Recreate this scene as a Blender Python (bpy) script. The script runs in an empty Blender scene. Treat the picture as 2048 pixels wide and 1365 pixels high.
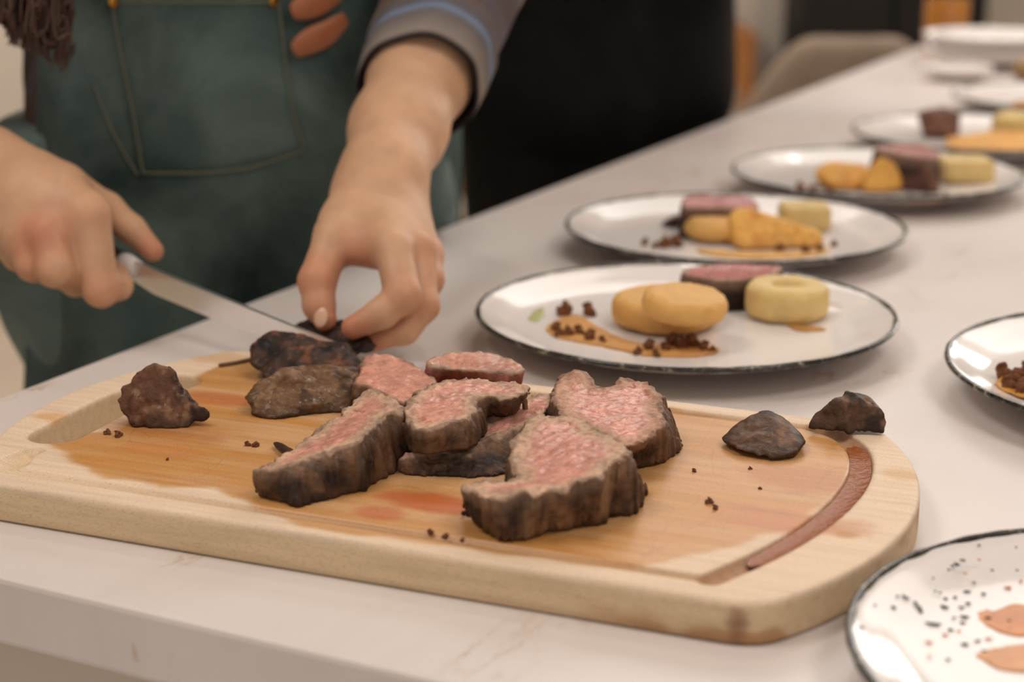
import bpy, bmesh, math, random
import numpy as np
from mathutils import Vector, Matrix
from mathutils.bvhtree import BVHTree

random.seed(7); rng = np.random.RandomState(11)
scene = bpy.context.scene
C = scene.collection
PI = math.pi

# ------------------------------------------------------------------ camera, world, lights, exposure
FPX = 3434.0; T = 0.90; CAMZ = T + 0.31
PITCH = math.atan((682.5 + 280) / FPX)
cam_d = bpy.data.cameras.new('camera'); cam = bpy.data.objects.new('camera', cam_d); C.objects.link(cam)
cam.location = (0, 0, CAMZ); cam.rotation_euler = (PI / 2 - PITCH, 0, 0)
cam_d.sensor_width = 36; cam_d.lens = FPX / 2048 * 36; cam_d.clip_start = 0.05
cam_d.dof.use_dof = True; cam_d.dof.focus_distance = 0.88; cam_d.dof.aperture_fstop = 5.4
scene.camera = cam

world = bpy.data.worlds.new('world'); scene.world = world; world.use_nodes = True
world.node_tree.nodes['Background'].inputs[0].default_value = (1.0, 0.95, 0.91, 1)
world.node_tree.nodes['Background'].inputs[1].default_value = 1.0

def area(name, loc, target, size, power, col=(1, 0.86, 0.72), sy=None):
    l = bpy.data.lights.new(name, 'AREA'); l.energy = power; l.size = size; l.color = col
    if sy: l.shape = 'RECTANGLE'; l.size_y = sy
    o = bpy.data.objects.new(name, l); C.objects.link(o); o.location = loc
    o.rotation_euler = (Vector(target) - Vector(loc)).to_track_quat('-Z', 'Y').to_euler()
    return o
area('ceiling_panel_light', (0.6, 2.5, 2.45), (0.35, 1.2, 0.9), 2.4, 52, (1, .96, .92), 1.8)
area('ceiling_panel_light.001', (-0.7, 0.7, 2.45), (-0.1, 0.9, 0.9), 0.6, 14, (1, .96, .92))
area('ceiling_panel_light.002', (0.8, 0.35, 2.45), (0.2, 0.8, 0.9), 0.7, 16, (1, .96, .92))
area('back_wall_fill', (-1.3, 4.0, 2.45), (-1.3, 5.2, 0.9), 0.8, 46, (1, .95, .9))  # added fill lamp, brightens the left part of the back wall
for i, (x, y) in enumerate(((0.15, 1.6), (1.18, 4.2), (-0.6, 3.4), (1.07, 3.36), (0.2, 4.5), (1.9, 4.3))):
    l = bpy.data.lights.new('downlight', 'SPOT'); l.energy = 11; l.spot_size = 1.9; l.spot_blend = .6; l.shadow_soft_size = .045; l.color = (1, .92, .84)
    o = bpy.data.objects.new('downlight', l); C.objects.link(o); o.location = (x, y, 2.42)
for i in range(3):            # daylight through the three panes of the window in the far right corner
    o = area('window_light', (2.45 + i * .34, 5.12, 1.85), (0.3 + i * .3, 1.2, 1.0), .27, 9, (1, .96, .92), .95)
scene.view_settings.view_transform = 'Standard'; scene.view_settings.look = 'None'
scene.view_settings.gamma = 1; scene.view_settings.use_curve_mapping = False
scene.view_settings.exposure = -0.33

# ------------------------------------------------------------------ geometry helpers
cp, sp = math.cos(PITCH), math.sin(PITCH)
def ray(px, py):
    a = (px - 1024) / FPX; b = -(py - 682.5) / FPX
    return np.array([a, cp + sp * b, -sp + cp * b])
def W(px, py, Y):
    d = ray(px, py); p = d * (Y / d[1]); return np.array([p[0], p[1], p[2] + CAMZ])
def G(px, py, h=0.0):
    d = ray(px, py); t = (T + h - CAMZ) / d[2]; return np.array([d[0] * t, d[1] * t, T + h])
def S(px, Y): return px / FPX * (Y * 1.03)          # length of px pixels near depth Y

def srgb(r, g, b):
    f = lambda c: (c / 255) / 12.92 if c / 255 <= .04045 else ((c / 255 + .055) / 1.055) ** 2.4
    return (f(r), f(g), f(b), 1.0)
def sc(r, g, b): return np.array(srgb(r, g, b)[:3])

_tab = np.random.RandomState(5).rand(32, 32, 32)
def vn(x, y, z):
    xi = np.floor(x).astype(int); yi = np.floor(y).astype(int); zi = np.floor(z).astype(int)
    fx = x - xi; fy = y - yi; fz = z - zi
    fx = fx * fx * (3 - 2 * fx); fy = fy * fy * (3 - 2 * fy); fz = fz * fz * (3 - 2 * fz)
    def g(a, b, c): return _tab[(xi + a) & 31, (yi + b) & 31, (zi + c) & 31]
    return (((g(0,0,0)*(1-fx)+g(1,0,0)*fx)*(1-fy)+(g(0,1,0)*(1-fx)+g(1,1,0)*fx)*fy)*(1-fz)
          + ((g(0,0,1)*(1-fx)+g(1,0,1)*fx)*(1-fy)+(g(0,1,1)*(1-fx)+g(1,1,1)*fx)*fy)*fz) * 2 - 1
def fbm(x, y, z, o=3):
    s = 0; a = 1; t = 0
    for i in range(o):
        s = s + a * vn(x * 2**i + i * 7.3, y * 2**i + i * 3.1, z * 2**i + i * 5.7); t += a; a *= .55
    return s / t
def smin(a, b, k):
    h = np.clip(.5 + .5 * (b - a) / k, 0, 1); return b * (1 - h) + a * h - k * h * (1 - h)
def smax(a, b, k): return -smin(-a, -b, k)
def ss(a, b, x):
    t = np.clip((x - a) / (b - a), 0, 1); return t * t * (3 - 2 * t)

def rcone(P, a, b, r1, r2):
    X, Y, Z = P; a = np.asarray(a, float); b = np.asarray(b, float); ab = b - a; L2 = float(ab @ ab) + 1e-12
    px = X - a[0]; py = Y - a[1]; pz = Z - a[2]
    t = np.clip((px * ab[0] + py * ab[1] + pz * ab[2]) / L2, 0, 1)
    return np.sqrt((px - t*ab[0])**2 + (py - t*ab[1])**2 + (pz - t*ab[2])**2) - (r1 + (r2 - r1) * t)

def nets(f, lo, hi, h, iters=2):
    """surface of f=0 inside the box, as a mesh of quads (surface nets), vertices pulled onto f=0"""
    lo = np.asarray(lo, float); hi = np.asarray(hi, float)
    n = np.ceil((hi - lo) / h).astype(int) + 1
    ax = [lo[i] + h * np.arange(n[i]) for i in range(3)]
    X, Y, Z = np.meshgrid(*ax, indexing='ij')
    F = f((X, Y, Z)).astype(np.float32)
    for i in range(3):
        sl = [slice(None)] * 3
        for e in (0, -1):
            sl[i] = e; F[tuple(sl)] = np.maximum(F[tuple(sl)], h * .5)
    I = F < 0
    m = n - 1
    cnt = np.zeros(m, np.int8)
    for dx in (0, 1):
        for dy in (0, 1):
            for dz in (0, 1): cnt += I[dx:dx+m[0], dy:dy+m[1], dz:dz+m[2]]
    act = (cnt > 0) & (cnt < 8)
    idx = -np.ones(m, np.int64); cells = np.argwhere(act); idx[act] = np.arange(len(cells))
    acc = np.zeros((len(cells), 3)); w = np.zeros(len(cells))
    corners = [(a, b, c) for a in (0, 1) for b in (0, 1) for c in (0, 1)]
    for c0 in corners:
        for d in range(3):
            if c0[d]: continue
            c1 = list(c0); c1[d] = 1
            i0 = cells + c0; i1 = cells + c1
            f0 = F[i0[:,0], i0[:,1], i0[:,2]]; f1 = F[i1[:,0], i1[:,1], i1[:,2]]
            k = (f0 < 0) != (f1 < 0)
            t = np.where(k, f0 / np.where(k, f0 - f1, 1), 0)
            p = np.array(c0, float)[None].repeat(len(cells), 0); p[:, d] += t
            acc[k] += p[k]; w[k] += 1
    V = lo + h * (cells + acc / w[:, None])
    Q = []
    for d in range(3):
        a, b = (d + 1) % 3, (d + 2) % 3
        s0 = [slice(None)] * 3; s1 = [slice(None)] * 3
        s0[d] = slice(0, -1); s1[d] = slice(1, None)
        A = I[tuple(s0)]; B = I[tuple(s1)]
        for flip in (0, 1):
            e = np.argwhere((A & ~B) if not flip else (~A & B))
            e = e[(e[:, a] > 0) & (e[:, b] > 0) & (e[:, a] < m[a]) & (e[:, b] < m[b])]
            q = []
            for (oa, ob) in ((-1, -1), (0, -1), (0, 0), (-1, 0)):
                c = e.copy(); c[:, a] += oa; c[:, b] += ob
                q.append(idx[c[:, 0], c[:, 1], c[:, 2]])
            q = np.stack(q, 1)
            if flip: q = q[:, ::-1]
            Q.append(q)
    Q = np.concatenate(Q)
    for _ in range(iters):
        e = h * .25; x, y, z = V[:, 0], V[:, 1], V[:, 2]
        f0 = f((x, y, z))
        g = np.stack([f((x + e, y, z)) - f((x - e, y, z)), f((x, y + e, z)) - f((x, y - e, z)), f((x, y, z + e)) - f((x, y, z - e))], 1) / (2 * e)
        g2 = (g * g).sum(1) + .05
        st = -(f0 / g2)[:, None] * g
        V = V + np.clip(st, -h * .6, h * .6)
    return V, Q

def link(name, me, mat=None, parent=None):
    o = bpy.data.objects.new(name, me); C.objects.link(o)
    if mat:
        for m in (mat if isinstance(mat, (list, tuple)) else [mat]): me.materials.append(m)
    if parent: o.parent = parent
    return o
def mesh_np(name, V, Q, mat=None, parent=None, col=None, smooth=True):
    me = bpy.data.meshes.new(name)
    V = np.asarray(V, np.float32); Q = np.asarray(Q, np.int32); k = Q.shape[1]
    me.vertices.add(len(V)); me.vertices.foreach_set('co', V.ravel())
    me.loops.add(Q.size); me.loops.foreach_set('vertex_index', Q.ravel())
    me.polygons.add(len(Q)); me.polygons.foreach_set('loop_start', np.arange(0, Q.size, k, dtype=np.int32))
    me.polygons.foreach_set('use_smooth', np.full(len(Q), smooth))
    me.update(); me.validate()
    if col is not None:
        a = me.color_attributes.new('Col', 'FLOAT_COLOR', 'POINT')
        c = np.ones((len(V), 4), np.float32); c[:, :3] = col; a.data.foreach_set('color', c.ravel())
    return link(name, me, mat, parent)
def rebase(o, loc):
    """put an object's origin at loc without moving its shape"""
    loc = Vector(loc); o.data.transform(Matrix.Translation(-loc)); o.location = loc; return o
def base_origin(o):
    n = len(o.data.vertices); a = np.empty(n * 3, np.float32); o.data.vertices.foreach_get('co', a); a = a.reshape(-1, 3)
    c = (a.min(0) + a.max(0)) / 2; return rebase(o, (c[0], c[1], a[:, 2].min()))
def bm_obj(name, bm, mat=None, parent=None, smooth=False):
    me = bpy.data.meshes.new(name); bm.to_mesh(me); bm.free()
    if smooth:
        for p in me.polygons: p.use_smooth = True
    return link(name, me, mat, parent)
def tag(o, label, cat, group=None, kind=None):
    o['label'] = label; o['category'] = cat
    if group: o['group'] = group
    if kind: o['kind'] = kind
    return o
def thing(name, label, cat, loc, group=None):
    o = bpy.data.objects.new(name, None); C.objects.link(o); o.location = loc; o.empty_display_size = .02
    return tag(o, label, cat, group)
def adopt(parent, *objs):
    for o in objs:
        o.parent = parent; o.matrix_parent_inverse = Matrix.Translation(-Vector(parent.location))
def add_box(bm, c, s, rz=0, bev=0, rot=None):
    r = bmesh.ops.create_cube(bm, size=1); vs = r['verts']
    bmesh.ops.scale(bm, vec=s, verts=vs)
    if bev: 
        es = list({e for v in vs for e in v.link_edges})
        r = bmesh.ops.bevel(bm, geom=es, offset=bev, segments=2, affect='EDGES', profile=.6); vs = list({v for f in r['faces'] for v in f.verts} | set(v for v in vs if v.is_valid))
    M = rot.to_4x4() if rot else Matrix.Rotation(rz, 4, 'Z')
    bmesh.ops.transform(bm, matrix=Matrix.Translation(c) @ M, verts=vs)
def box(name, c, s, mat, parent=None, rz=0, bev=0):
    bm = bmesh.new(); add_box(bm, c, s, rz, bev); return bm_obj(name, bm, mat, parent)
def lathe(prof, n=96, cx=0, cy=0, cz=0):
    V = []; Q = []
    m = len(prof)
    for i in range(n):
        a = 2 * PI * i / n
        for r, z in prof: V.append((cx + r * math.cos(a), cy + r * math.sin(a), cz + z))
    for i in range(n):
        for j in range(m - 1):
            a = i * m + j; b = ((i + 1) % n) * m + j; Q.append((a, b, b + 1, a + 1))
    return np.array(V), np.array(Q)
def tube(path, rad, n=10, closed=False):
    path = np.asarray(path, float); m = len(path)
    rad = np.full(m, rad) if np.isscalar(rad) else np.asarray(rad)
    V = []; Q = []; up = np.array([0, 0, 1.0])
    prev = None
    for i in range(m):
        t = path[(i + 1) % m if closed else min(i + 1, m - 1)] - path[(i - 1) % m if closed else max(i - 1, 0)]
        t = t / (np.linalg.norm(t) + 1e-9)
        u = (up if abs(t[2]) < .9 else np.array([1., 0, 0])) if prev is None else prev
        u = u - t * (u @ t); u /= np.linalg.norm(u); prev = u; v = np.cross(t, u)
        for k in range(n):
            a = 2 * PI * k / n; V.append(path[i] + rad[i] * (math.cos(a) * u + math.sin(a) * v))
    for i in range(m if closed else m - 1):
        for k in range(n):
            a = i * n + k; b = i * n + (k + 1) % n; j = (i + 1) % m
            Q.append((a, b, j * n + (k + 1) % n, j * n + k))
    return np.array(V), np.array(Q)
def joinVQ(parts):
    V = []; Q = []; o = 0
    for v, q in parts: V.append(v); Q.append(q + o); o += len(v)
    return np.concatenate(V), np.concatenate(Q)
def catmull(pts, n=8, closed=False):
    P = np.asarray(pts, float); m = len(P); out = []
    for i in range(m if closed else m - 1):
        g = (lambda k: P[k % m]) if closed else (lambda k: P[min(max(k, 0), m - 1)])
        a, b, c, d = g(i - 1), g(i), g(i + 1), g(i + 2)
        for j in range(n):
            t = j / n
            out.append(.5 * ((2*b) + (c - a)*t + (2*a - 5*b + 4*c - d)*t*t + (3*b - a - 3*c + d)*t**3))
    if not closed: out.append(P[-1])
    return np.array(out)

# ------------------------------------------------------------------ materials
class NT:
    def __init__(s, name):
        s.m = bpy.data.materials.new(name); s.m.use_nodes = True; s.t = s.m.node_tree; s.b = s.t.nodes['Principled BSDF']
    def n(s, typ, **kw):
        nd = s.t.nodes.new(typ)
        for k, v in kw.items():
            if k.startswith('i_'): 
                key = k[2:]; key = int(key) if key.isdigit() else key
                nd.inputs[key].default_value = v
            else: setattr(nd, k, v)
        return nd
    def l(s, a, b): s.t.links.new(a, b)
    def coords(s, scale=(1, 1, 1), rot=(0, 0, 0), obj=True):
        tc = s.n('ShaderNodeTexCoord'); mp = s.n('ShaderNodeMapping'); mp.inputs['Scale'].default_value = scale; mp.inputs['Rotation'].default_value = rot
        s.l(tc.outputs['Object'], mp.inputs[0]); return mp.outputs[0]
    def noise(s, vec, scale, detail=4, rough=.6, dist=0):
        nd = s.n('ShaderNodeTexNoise'); nd.inputs['Scale'].default_value = scale; nd.inputs['Detail'].default_value = detail
        nd.inputs['Roughness'].default_value = rough; nd.inputs['Distortion'].default_value = dist
        if vec is not None: s.l(vec, nd.inputs['Vector'])
        return nd.outputs['Fac']
    def ramp(s, fac, stops):
        r = s.n('ShaderNodeValToRGB'); e = r.color_ramp.elements
        while len(e) < len(stops): e.new(.5)
        for i, (p, c) in enumerate(stops):
            e[i].position = p; e[i].color = c if len(c) == 4 else (*c, 1)
        s.l(fac, r.inputs[0]); return r.outputs[0]
    def mix(s, fac, a, b, mode='MIX'):
        x = s.n('ShaderNodeMix', data_type='RGBA', blend_type=mode)
        for sock, v in ((x.inputs[0], fac), (x.inputs[6], a), (x.inputs[7], b)):
            if hasattr(v, 'is_output'): s.l(v, sock)
            else: sock.default_value = v if not (sock.type == 'RGBA' and len(v) == 3) else (*v, 1)
        return x.outputs[2]
    def bump(s, h, st=.3, dist=.001, nrm=None):
        b = s.n('ShaderNodeBump'); b.inputs['Strength'].default_value = st; b.inputs['Distance'].default_value = dist
        s.l(h, b.inputs['Height'])
        if nrm: s.l(nrm, b.inputs['Normal'])
        s.l(b.outputs[0], s.b.inputs['Normal']); return b.outputs[0]
    def set(s, **kw):
        for k, v in kw.items():
            sock = s.b.inputs[k.replace('_', ' ')]
            if hasattr(v, 'is_output'): s.l(v, sock)
            else: sock.default_value = v
        return s
    def maprange(s, v, a, b, c, d):
        m = s.n('ShaderNodeMapRange'); s.l(v, m.inputs[0])
        for i, x in enumerate((a, b, c, d)): m.inputs[i + 1].default_value = x
        return m.outputs[0]
g3 = lambda v: (v, v, v, 1)

def simple(name, col, rough=.5, var=.12, scale=30, bump=.15, metal=0, bd=.0006):
    s = NT(name); v = s.coords(); f = s.noise(v, scale)
    c = s.mix(f, tuple(x * (1 - var) for x in col[:3]), tuple(min(1, x * (1 + var)) for x in col[:3]))
    s.set(Base_Color=c, Roughness=rough, Metallic=metal)
    if bump: s.bump(s.noise(v, scale * 6), bump, bd)
    return s.m

def m_quartz():
    s = NT('white_quartz'); v = s.coords()
    n1 = s.noise(s.coords((1, 1.9, 1.2), (0, 0, .5)), 1.5, 9, .62, .25); 
    base = s.ramp(s.noise(v, 3.5, 4), [(.3, srgb(218, 207, 201)), (.7, srgb(230, 220, 214))])
    # thin broken veins along one contour of a noise field
    d = s.n('ShaderNodeMath', operation='SUBTRACT'); s.l(n1, d.inputs[0]); d.inputs[1].default_value = .5
    ab = s.n('ShaderNodeMath', operation='ABSOLUTE'); s.l(d.outputs[0], ab.inputs[0])
    vein = s.maprange(ab.outputs[0], 0, .007, 1, 0)
    br = s.maprange(s.noise(v, 14, 5, .65), .48, .66, 0, .85)
    mu = s.n('ShaderNodeMath', operation='MULTIPLY'); s.l(vein, mu.inputs[0]); s.l(br, mu.inputs[1])
    soft = s.maprange(ab.outputs[0], 0, .05, .12, 0)
    c = s.mix(soft, base, srgb(190, 170, 150)); c = s.mix(mu.outputs[0], c, srgb(178, 142, 112))
    s.set(Base_Color=c, Roughness=.34, Specular_IOR_Level=.35)
    return s.m
def m_board():
    s = NT('maple_board'); a = s.n('ShaderNodeVertexColor', layer_name='Col').outputs[0]
    v = s.coords((2.4, 40, 40)); g = s.noise(v, 6, 6, .6, .25)
    c = s.mix(.75, a, s.ramp(g, [(.3, g3(.78)), (.5, g3(.95)), (.72, g3(1.06))]), 'MULTIPLY')
    sp_ = s.coords((130, 420, 420)); p = s.noise(sp_, 5, 2, .5)          # end pores
    c = s.mix(s.ramp(p, [(.56, g3(0)), (.66, g3(.5))]), c, s.mix(1, a, g3(.52), 'MULTIPLY'))
    # knife scratches
    for ro, sc_ in ((.5, 11), (1.25, 14), (-.6, 9)):
        vv = s.coords((1, 1, 0), (0, 0, ro)); nn = s.noise(vv, sc_, 1, .4, 1.2)
        d = s.n('ShaderNodeMath', operation='SUBTRACT'); s.l(nn, d.inputs[0]); d.inputs[1].default_value = .5
        ab = s.n('ShaderNodeMath', operation='ABSOLUTE'); s.l(d.outputs[0], ab.inputs[0])
        ml = s.n('ShaderNodeMath', operation='MULTIPLY'); s.l(s.maprange(ab.outputs[0], 0, .0035, .26, 0), ml.inputs[0]); s.l(s.n('ShaderNodeAttribute', attribute_name='wet').outputs['Fac'], ml.inputs[1])
        c = s.mix(ml.outputs[0], c, s.mix(1, a, g3(.45), 'MULTIPLY'))
    wet = s.n('ShaderNodeAttribute', attribute_name='wet').outputs['Fac']
    s.set(Base_Color=c, Roughness=s.maprange(wet, 0, 1, .62, .3), Specular_IOR_Level=.4); s.bump(g, .12, .0006)
    return s.m
def m_meat():
    s = NT('roast_beef'); a = s.n('ShaderNodeVertexColor', layer_name='Col').outputs[0]
    v = s.coords(); f = s.noise(v, 260, 5, .7); f2 = s.noise(v, 900, 3, .6); f3 = s.noise(v, 70, 4, .65)
    c = s.mix(1, a, s.ramp(f, [(.28, g3(.62)), (.5, g3(.95)), (.7, g3(1.18))]), 'MULTIPLY')
    c = s.mix(1, c, s.ramp(f3, [(.3, g3(.78)), (.65, g3(1.12))]), 'MULTIPLY')
    wet = s.n('ShaderNodeAttribute', attribute_name='wet').outputs['Fac']
    cwn = s.n('ShaderNodeMath', operation='MULTIPLY'); s.l(wet, cwn.inputs[0]); cwn.inputs[1].default_value = .55; cw = cwn.outputs[0]
    r1 = s.maprange(s.noise(v, 150, 3), .35, .6, .12, .55)
    r = s.n('ShaderNodeMix', data_type='FLOAT'); s.l(wet, r.inputs[0]); r.inputs[2].default_value = .52; s.l(r1, r.inputs[3])
    s.set(Base_Color=c, Roughness=r.outputs[0], Specular_IOR_Level=.22, Coat_Weight=cw, Coat_Roughness=.18, Subsurface_Weight=.06, Subsurface_Radius=(.006, .002, .001), Subsurface_Scale=.4)
    b = s.n('ShaderNodeBump'); b.inputs['Strength'].default_value = .8; b.inputs['Distance'].default_value = .0012; s.l(f, b.inputs['Height'])
    s.bump(f2, .5, .0006, b.outputs[0]); return s.m
def m_attr(name, rough, sss=0, radius=(.01, .004, .002), bs=400, bst=.2, spec=.4, mult=True, bd=.0004):
    s = NT(name); a = s.n('ShaderNodeVertexColor', layer_name='Col').outputs[0]; v = s.coords()
    f = s.noise(v, bs, 3); c = s.mix(.5, a, s.ramp(s.noise(v, 60, 3), [(.3, g3(.85)), (.7, g3(1.12))]), 'MULTIPLY') if mult else a
    s.set(Base_Color=c, Roughness=rough, Specular_IOR_Level=spec)
    if sss: s.set(Subsurface_Weight=sss, Subsurface_Radius=radius, Subsurface_Scale=1.0)
    s.bump(f, bst, bd); return s.m
def m_cloth(name, dark, light, weave=900, sc_=9):
    s = NT(name); v = s.coords(); f = s.noise(v, sc_, 5, .6, .6); fine = s.noise(v, weave, 2)
    c = s.mix(s.maprange(f, .35, .68, 0, 1), dark, light); c = s.mix(.6, c, s.ramp(fine, [(.3, g3(.7)), (.7, g3(1.2))]), 'MULTIPLY')
    s.set(Base_Color=c, Roughness=.9, Specular_IOR_Level=.15); s.bump(fine, .4, .0006); return s.m
def m_rim():
    s = NT('dark_glazed_rim'); v = s.coords(); f = s.noise(v, 160, 4, .7)
    c = s.ramp(f, [(.40, srgb(34, 31, 26)), (.56, srgb(66, 60, 50)), (.66, srgb(150, 140, 122))])
    s.set(Base_Color=c, Roughness=.22); s.bump(f, .5, .0006); return s.m
def m_plate():
    s = NT('white_glaze'); v = s.coords(); s.set(Base_Color=s.mix(s.noise(v, 8), srgb(230, 222, 217), srgb(235, 228, 223)), Roughness=.1, Specular_IOR_Level=.4)
    s.bump(s.noise(v, 25, 2), .03, .002); return s.m

QZ = m_quartz(); BOARD = m_board(); MEAT = m_meat(); RIM = m_rim(); GLAZE = m_plate()
SKIN = m_attr('skin', .5, .25, (.012, .005, .003), 500, .25, .35, bd=.0004)
FOOD = m_attr('soft_food', .58, .2, (.006, .004, .001), 300, .35, .4)
STEEL = simple('brushed_steel', (.88, .87, .86), .33, .05, 40, 0, 1)
BLACKP = simple('black_handle', srgb(30, 28, 27), .4, .1)
APRON = m_cloth('teal_canvas', srgb(44, 58, 55), srgb(92, 107, 101), 900, 7)
STITCH = simple('tan_thread', srgb(104, 104, 88), .8, .1, 900)
LEATHER = simple('tan_leather', srgb(158, 92, 56), .5, .2, 60)
BRASS = simple('brass', srgb(190, 135, 60), .3, .05, 40, 0, 1)
BLACKC = m_cloth('black_cloth', srgb(15, 15, 14), srgb(26, 24, 22))
JEANS = m_cloth('faded_denim', srgb(96, 112, 108), srgb(140, 152, 146))
HAIR = simple('brown_hair', srgb(74, 48, 34), .4, .3, 300)
SHIRT = m_attr('plaid_shirt', .9, 0, bs=900, bst=.4, spec=.15)
NAIL = simple('fingernail', srgb(214, 170, 140), .3, .03, 100, 0)
SHOE = simple('black_shoe', srgb(24, 22, 22), .5)

# ------------------------------------------------------------------ room
def struct(o): o['kind'] = 'structure'; return o
WALLM = simple('warm_white_paint', srgb(214, 203, 190), .8, .03, 3, .05)
FLOORM = simple('pale_floor', srgb(196, 180, 160), .5, .15, 4, .05)
CEILM = simple('ceiling_paint', srgb(232, 226, 218), .9, .02, 3, .0)
struct(box('floor', (0.3, 1.6, -.03), (6.6, 7.4, .06), FLOORM))
struct(box('wall_back', (0.3, 5.25, 1.25), (6.6, .1, 2.5), WALLM))
struct(box('wall_left', (-2.95, 1.6, 1.25), (.1, 7.2, 2.5), WALLM))
struct(box('wall_right', (3.55, 1.6, 1.25), (.1, 7.2, 2.5), WALLM))
struct(box('ceiling', (0.3, 1.6, 2.53), (6.6, 7.4, .06), CEILM))
struct(box('baseboard_back', (0.3, 5.19, .05), (6.5, .02, .1), CEILM))
win = bmesh.new()
for x in (2.27, 2.62, 2.96, 3.31): add_box(win, (x, 5.16, 1.85), (.05, .08, 1.12))
for z in (1.31, 2.39): add_box(win, (2.79, 5.16, z), (1.09, .08, .06))
struct(bm_obj('window_1', win, CEILM))
# white door frame beside the dark doorway
def Xat(px, Y): return (px - 1024) / FPX * (Y * 1.0) * 1.0 / 1.0
def px_x(px, py, Y): return W(px, py, Y)[0]
x0, x1 = px_x(1500, 40, 5.15), px_x(1562, 40, 5.15)
struct(box('trim_1', ((x0 + x1) / 2, 5.15, 1.05), (x1 - x0, .1, 2.1), simple('trim_white', srgb(214, 204, 192), .6, .02)))
xa, xb = px_x(1562, 40, 5.15), px_x(1912, 40, 5.15)
dark = simple('dark_cabinet_front', srgb(10, 10, 9), .6, .05)
fr = thing('refrigerator', 'tall black appliance against the far wall behind the grey chair', 'refrigerator', ((xa + xb) / 2, 5.0, 0))
bb = box('body', ((xa + xb) / 2, 5.0, 1.0), (xb - xa, .36, 2.0), dark, bev=.01)
d1 = box('door', ((xa*1.5 + xb*.5) / 2, 4.81, 1.0), ((xb - xa) / 2 - .01, .03, 1.94), dark, bev=.006)
d2 = box('door', ((xa*.5 + xb*1.5) / 2, 4.81, 1.0), ((xb - xa) / 2 - .01, .03, 1.94), dark, bev=.006)
h1 = box('handle', ((xa + xb) / 2 - .04, 4.78, 1.5), (.015, .03, .5), STEEL, bev=.004)
h2 = box('handle', ((xa + xb) / 2 + .04, 4.78, 1.5), (.015, .03, .5), STEEL, bev=.004)
adopt(fr, bb, d1, d2, h1, h2)
WOOD = simple('honey_wood', srgb(176, 118, 62), .5, .2, 12, .1)
xa, xb = px_x(1420, 80, 4.9), px_x(1500, 80, 4.9)
zt = W(1460, 55, 4.9)[2]
wc = thing('side_cabinet', 'small honey wood cabinet by the white door trim', 'cabinet', ((xa + xb) / 2, 4.95, 0))
adopt(wc, box('body', ((xa + xb) / 2, 4.95, zt / 2), (xb - xa, .36, zt), WOOD, bev=.006),
      box('door', ((xa + xb) / 2, 4.76, zt / 2), (xb - xa - .02, .02, zt - .05), WOOD, bev=.004),
      box('knob', ((xa + xb) / 2 + .03, 4.745, zt * .6), (.02, .02, .02), BRASS, bev=.004))

# ------------------------------------------------------------------ kitchen island: slab top on a recessed body
EU = np.array([math.cos(math.radians(63.4)), math.sin(math.radians(63.4))]); EV = np.array([EU[1], -EU[0]])
cor = np.array([-.3985, .7965]); L_, Wd = 2.47, 1.12
ang = math.atan2(EU[1], EU[0])
cc = cor + EU * L_ / 2 + EV * Wd / 2
isl = thing('kitchen_island', 'long kitchen island with white veined stone top under board and plates', 'kitchen island', (cc[0], cc[1], 0))
slab = box('countertop', (0, 0, 0), (L_, Wd, .033), QZ, bev=.0025); slab.rotation_euler = (0, 0, ang); slab.location = (cc[0], cc[1], T - .0165)
CAB = simple('cream_panel', srgb(206, 190, 176), .5, .03, 5, .02)
body = box('body', (0, 0, 0), (L_ - .05, Wd - .06, T - .12 - .034), CAB, bev=.003); body.rotation_euler = (0, 0, ang); body.location = (cc[0], cc[1], (T - .034) / 2 + .04 + .02)
body.location.z = .10 + (T - .12 - .034) / 2 + .02
plinth = box('plinth', (0, 0, 0), (L_ - .15, Wd - .16, .12), dark); plinth.rotation_euler = (0, 0, ang); plinth.location = (cc[0], cc[1], .06)
adopt(isl, slab, body, plinth)

# ------------------------------------------------------------------ plates
def ring_path(r, z, n, cx, cy, cz, jit=0):
    return [(cx + r * math.cos(2*PI*i/n), cy + r * math.sin(2*PI*i/n), cz + z) for i in range(n)]
def plate(cx, cy, r, label, H=.021, name='dinner_plate', group='white plates with a dark rim', cz=T):
    k = r / .139
    prof = [(0, .003), (.066*k, .003), (.068*k, .0), (.074*k, .0), (.077*k, .004), (.105*k, .0095), (.125*k, .0145), (.1365*k, H - .0015), (.1385*k, H), (.1375*k, H + .0012),
            (.134*k, H - .001), (.125*k, H - .0045), (.112*k, .0115), (.095*k, .0092), (.07*k, .0084), (.03*k, .008), (.0, .008)]
    pr = catmull([(a, b) for a, b in prof], 3); pr[:, 0] = np.maximum(pr[:, 0], 0)
    t = thing(name, label, 'plate', (cx, cy, cz), group)
    V, Q = lathe([tuple(p) for p in pr], 128); o = mesh_np('dish', V, Q, GLAZE, t)
    n = 220; P = np.array(ring_path(.1377*k, H - .0002, n, 0, 0, 0))
    rr = .0019 + .00045 * np.array([vn(np.array(math.cos(2*PI*i/n)*14+9), np.array(math.sin(2*PI*i/n)*14+9), np.array(cx*50)) for i in range(n)])
    V, Q = tube(P, rr, 8, True); mesh_np('rim', V, Q, RIM, t)
    return t
pz = {}
pz[1] = plate(.115, 1.106, .139, 'large dinner plate right behind the cutting board with two mustard rounds')
pz[2] = plate(.183, 1.385, .139, 'second dinner plate away from the board, its beef slice at left behind orange rounds')
pz[3] = plate(.352, 1.64, .139, 'third dinner plate from the board, with a square pale potato piece at its right')
c4 = G(1712, 268, .02) + np.array([.1385, .01, 0]); pz[4] = plate(c4[0], c4[1], .139, 'fourth dinner plate away from the board, cut off by the right frame edge')
c5 = G(1922, 198, .02) + np.array([.137, .02, 0]); pz[5] = plate(c5[0], c5[1], .139, 'farthest dinner plate in the row, in front of the white bowls')
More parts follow.
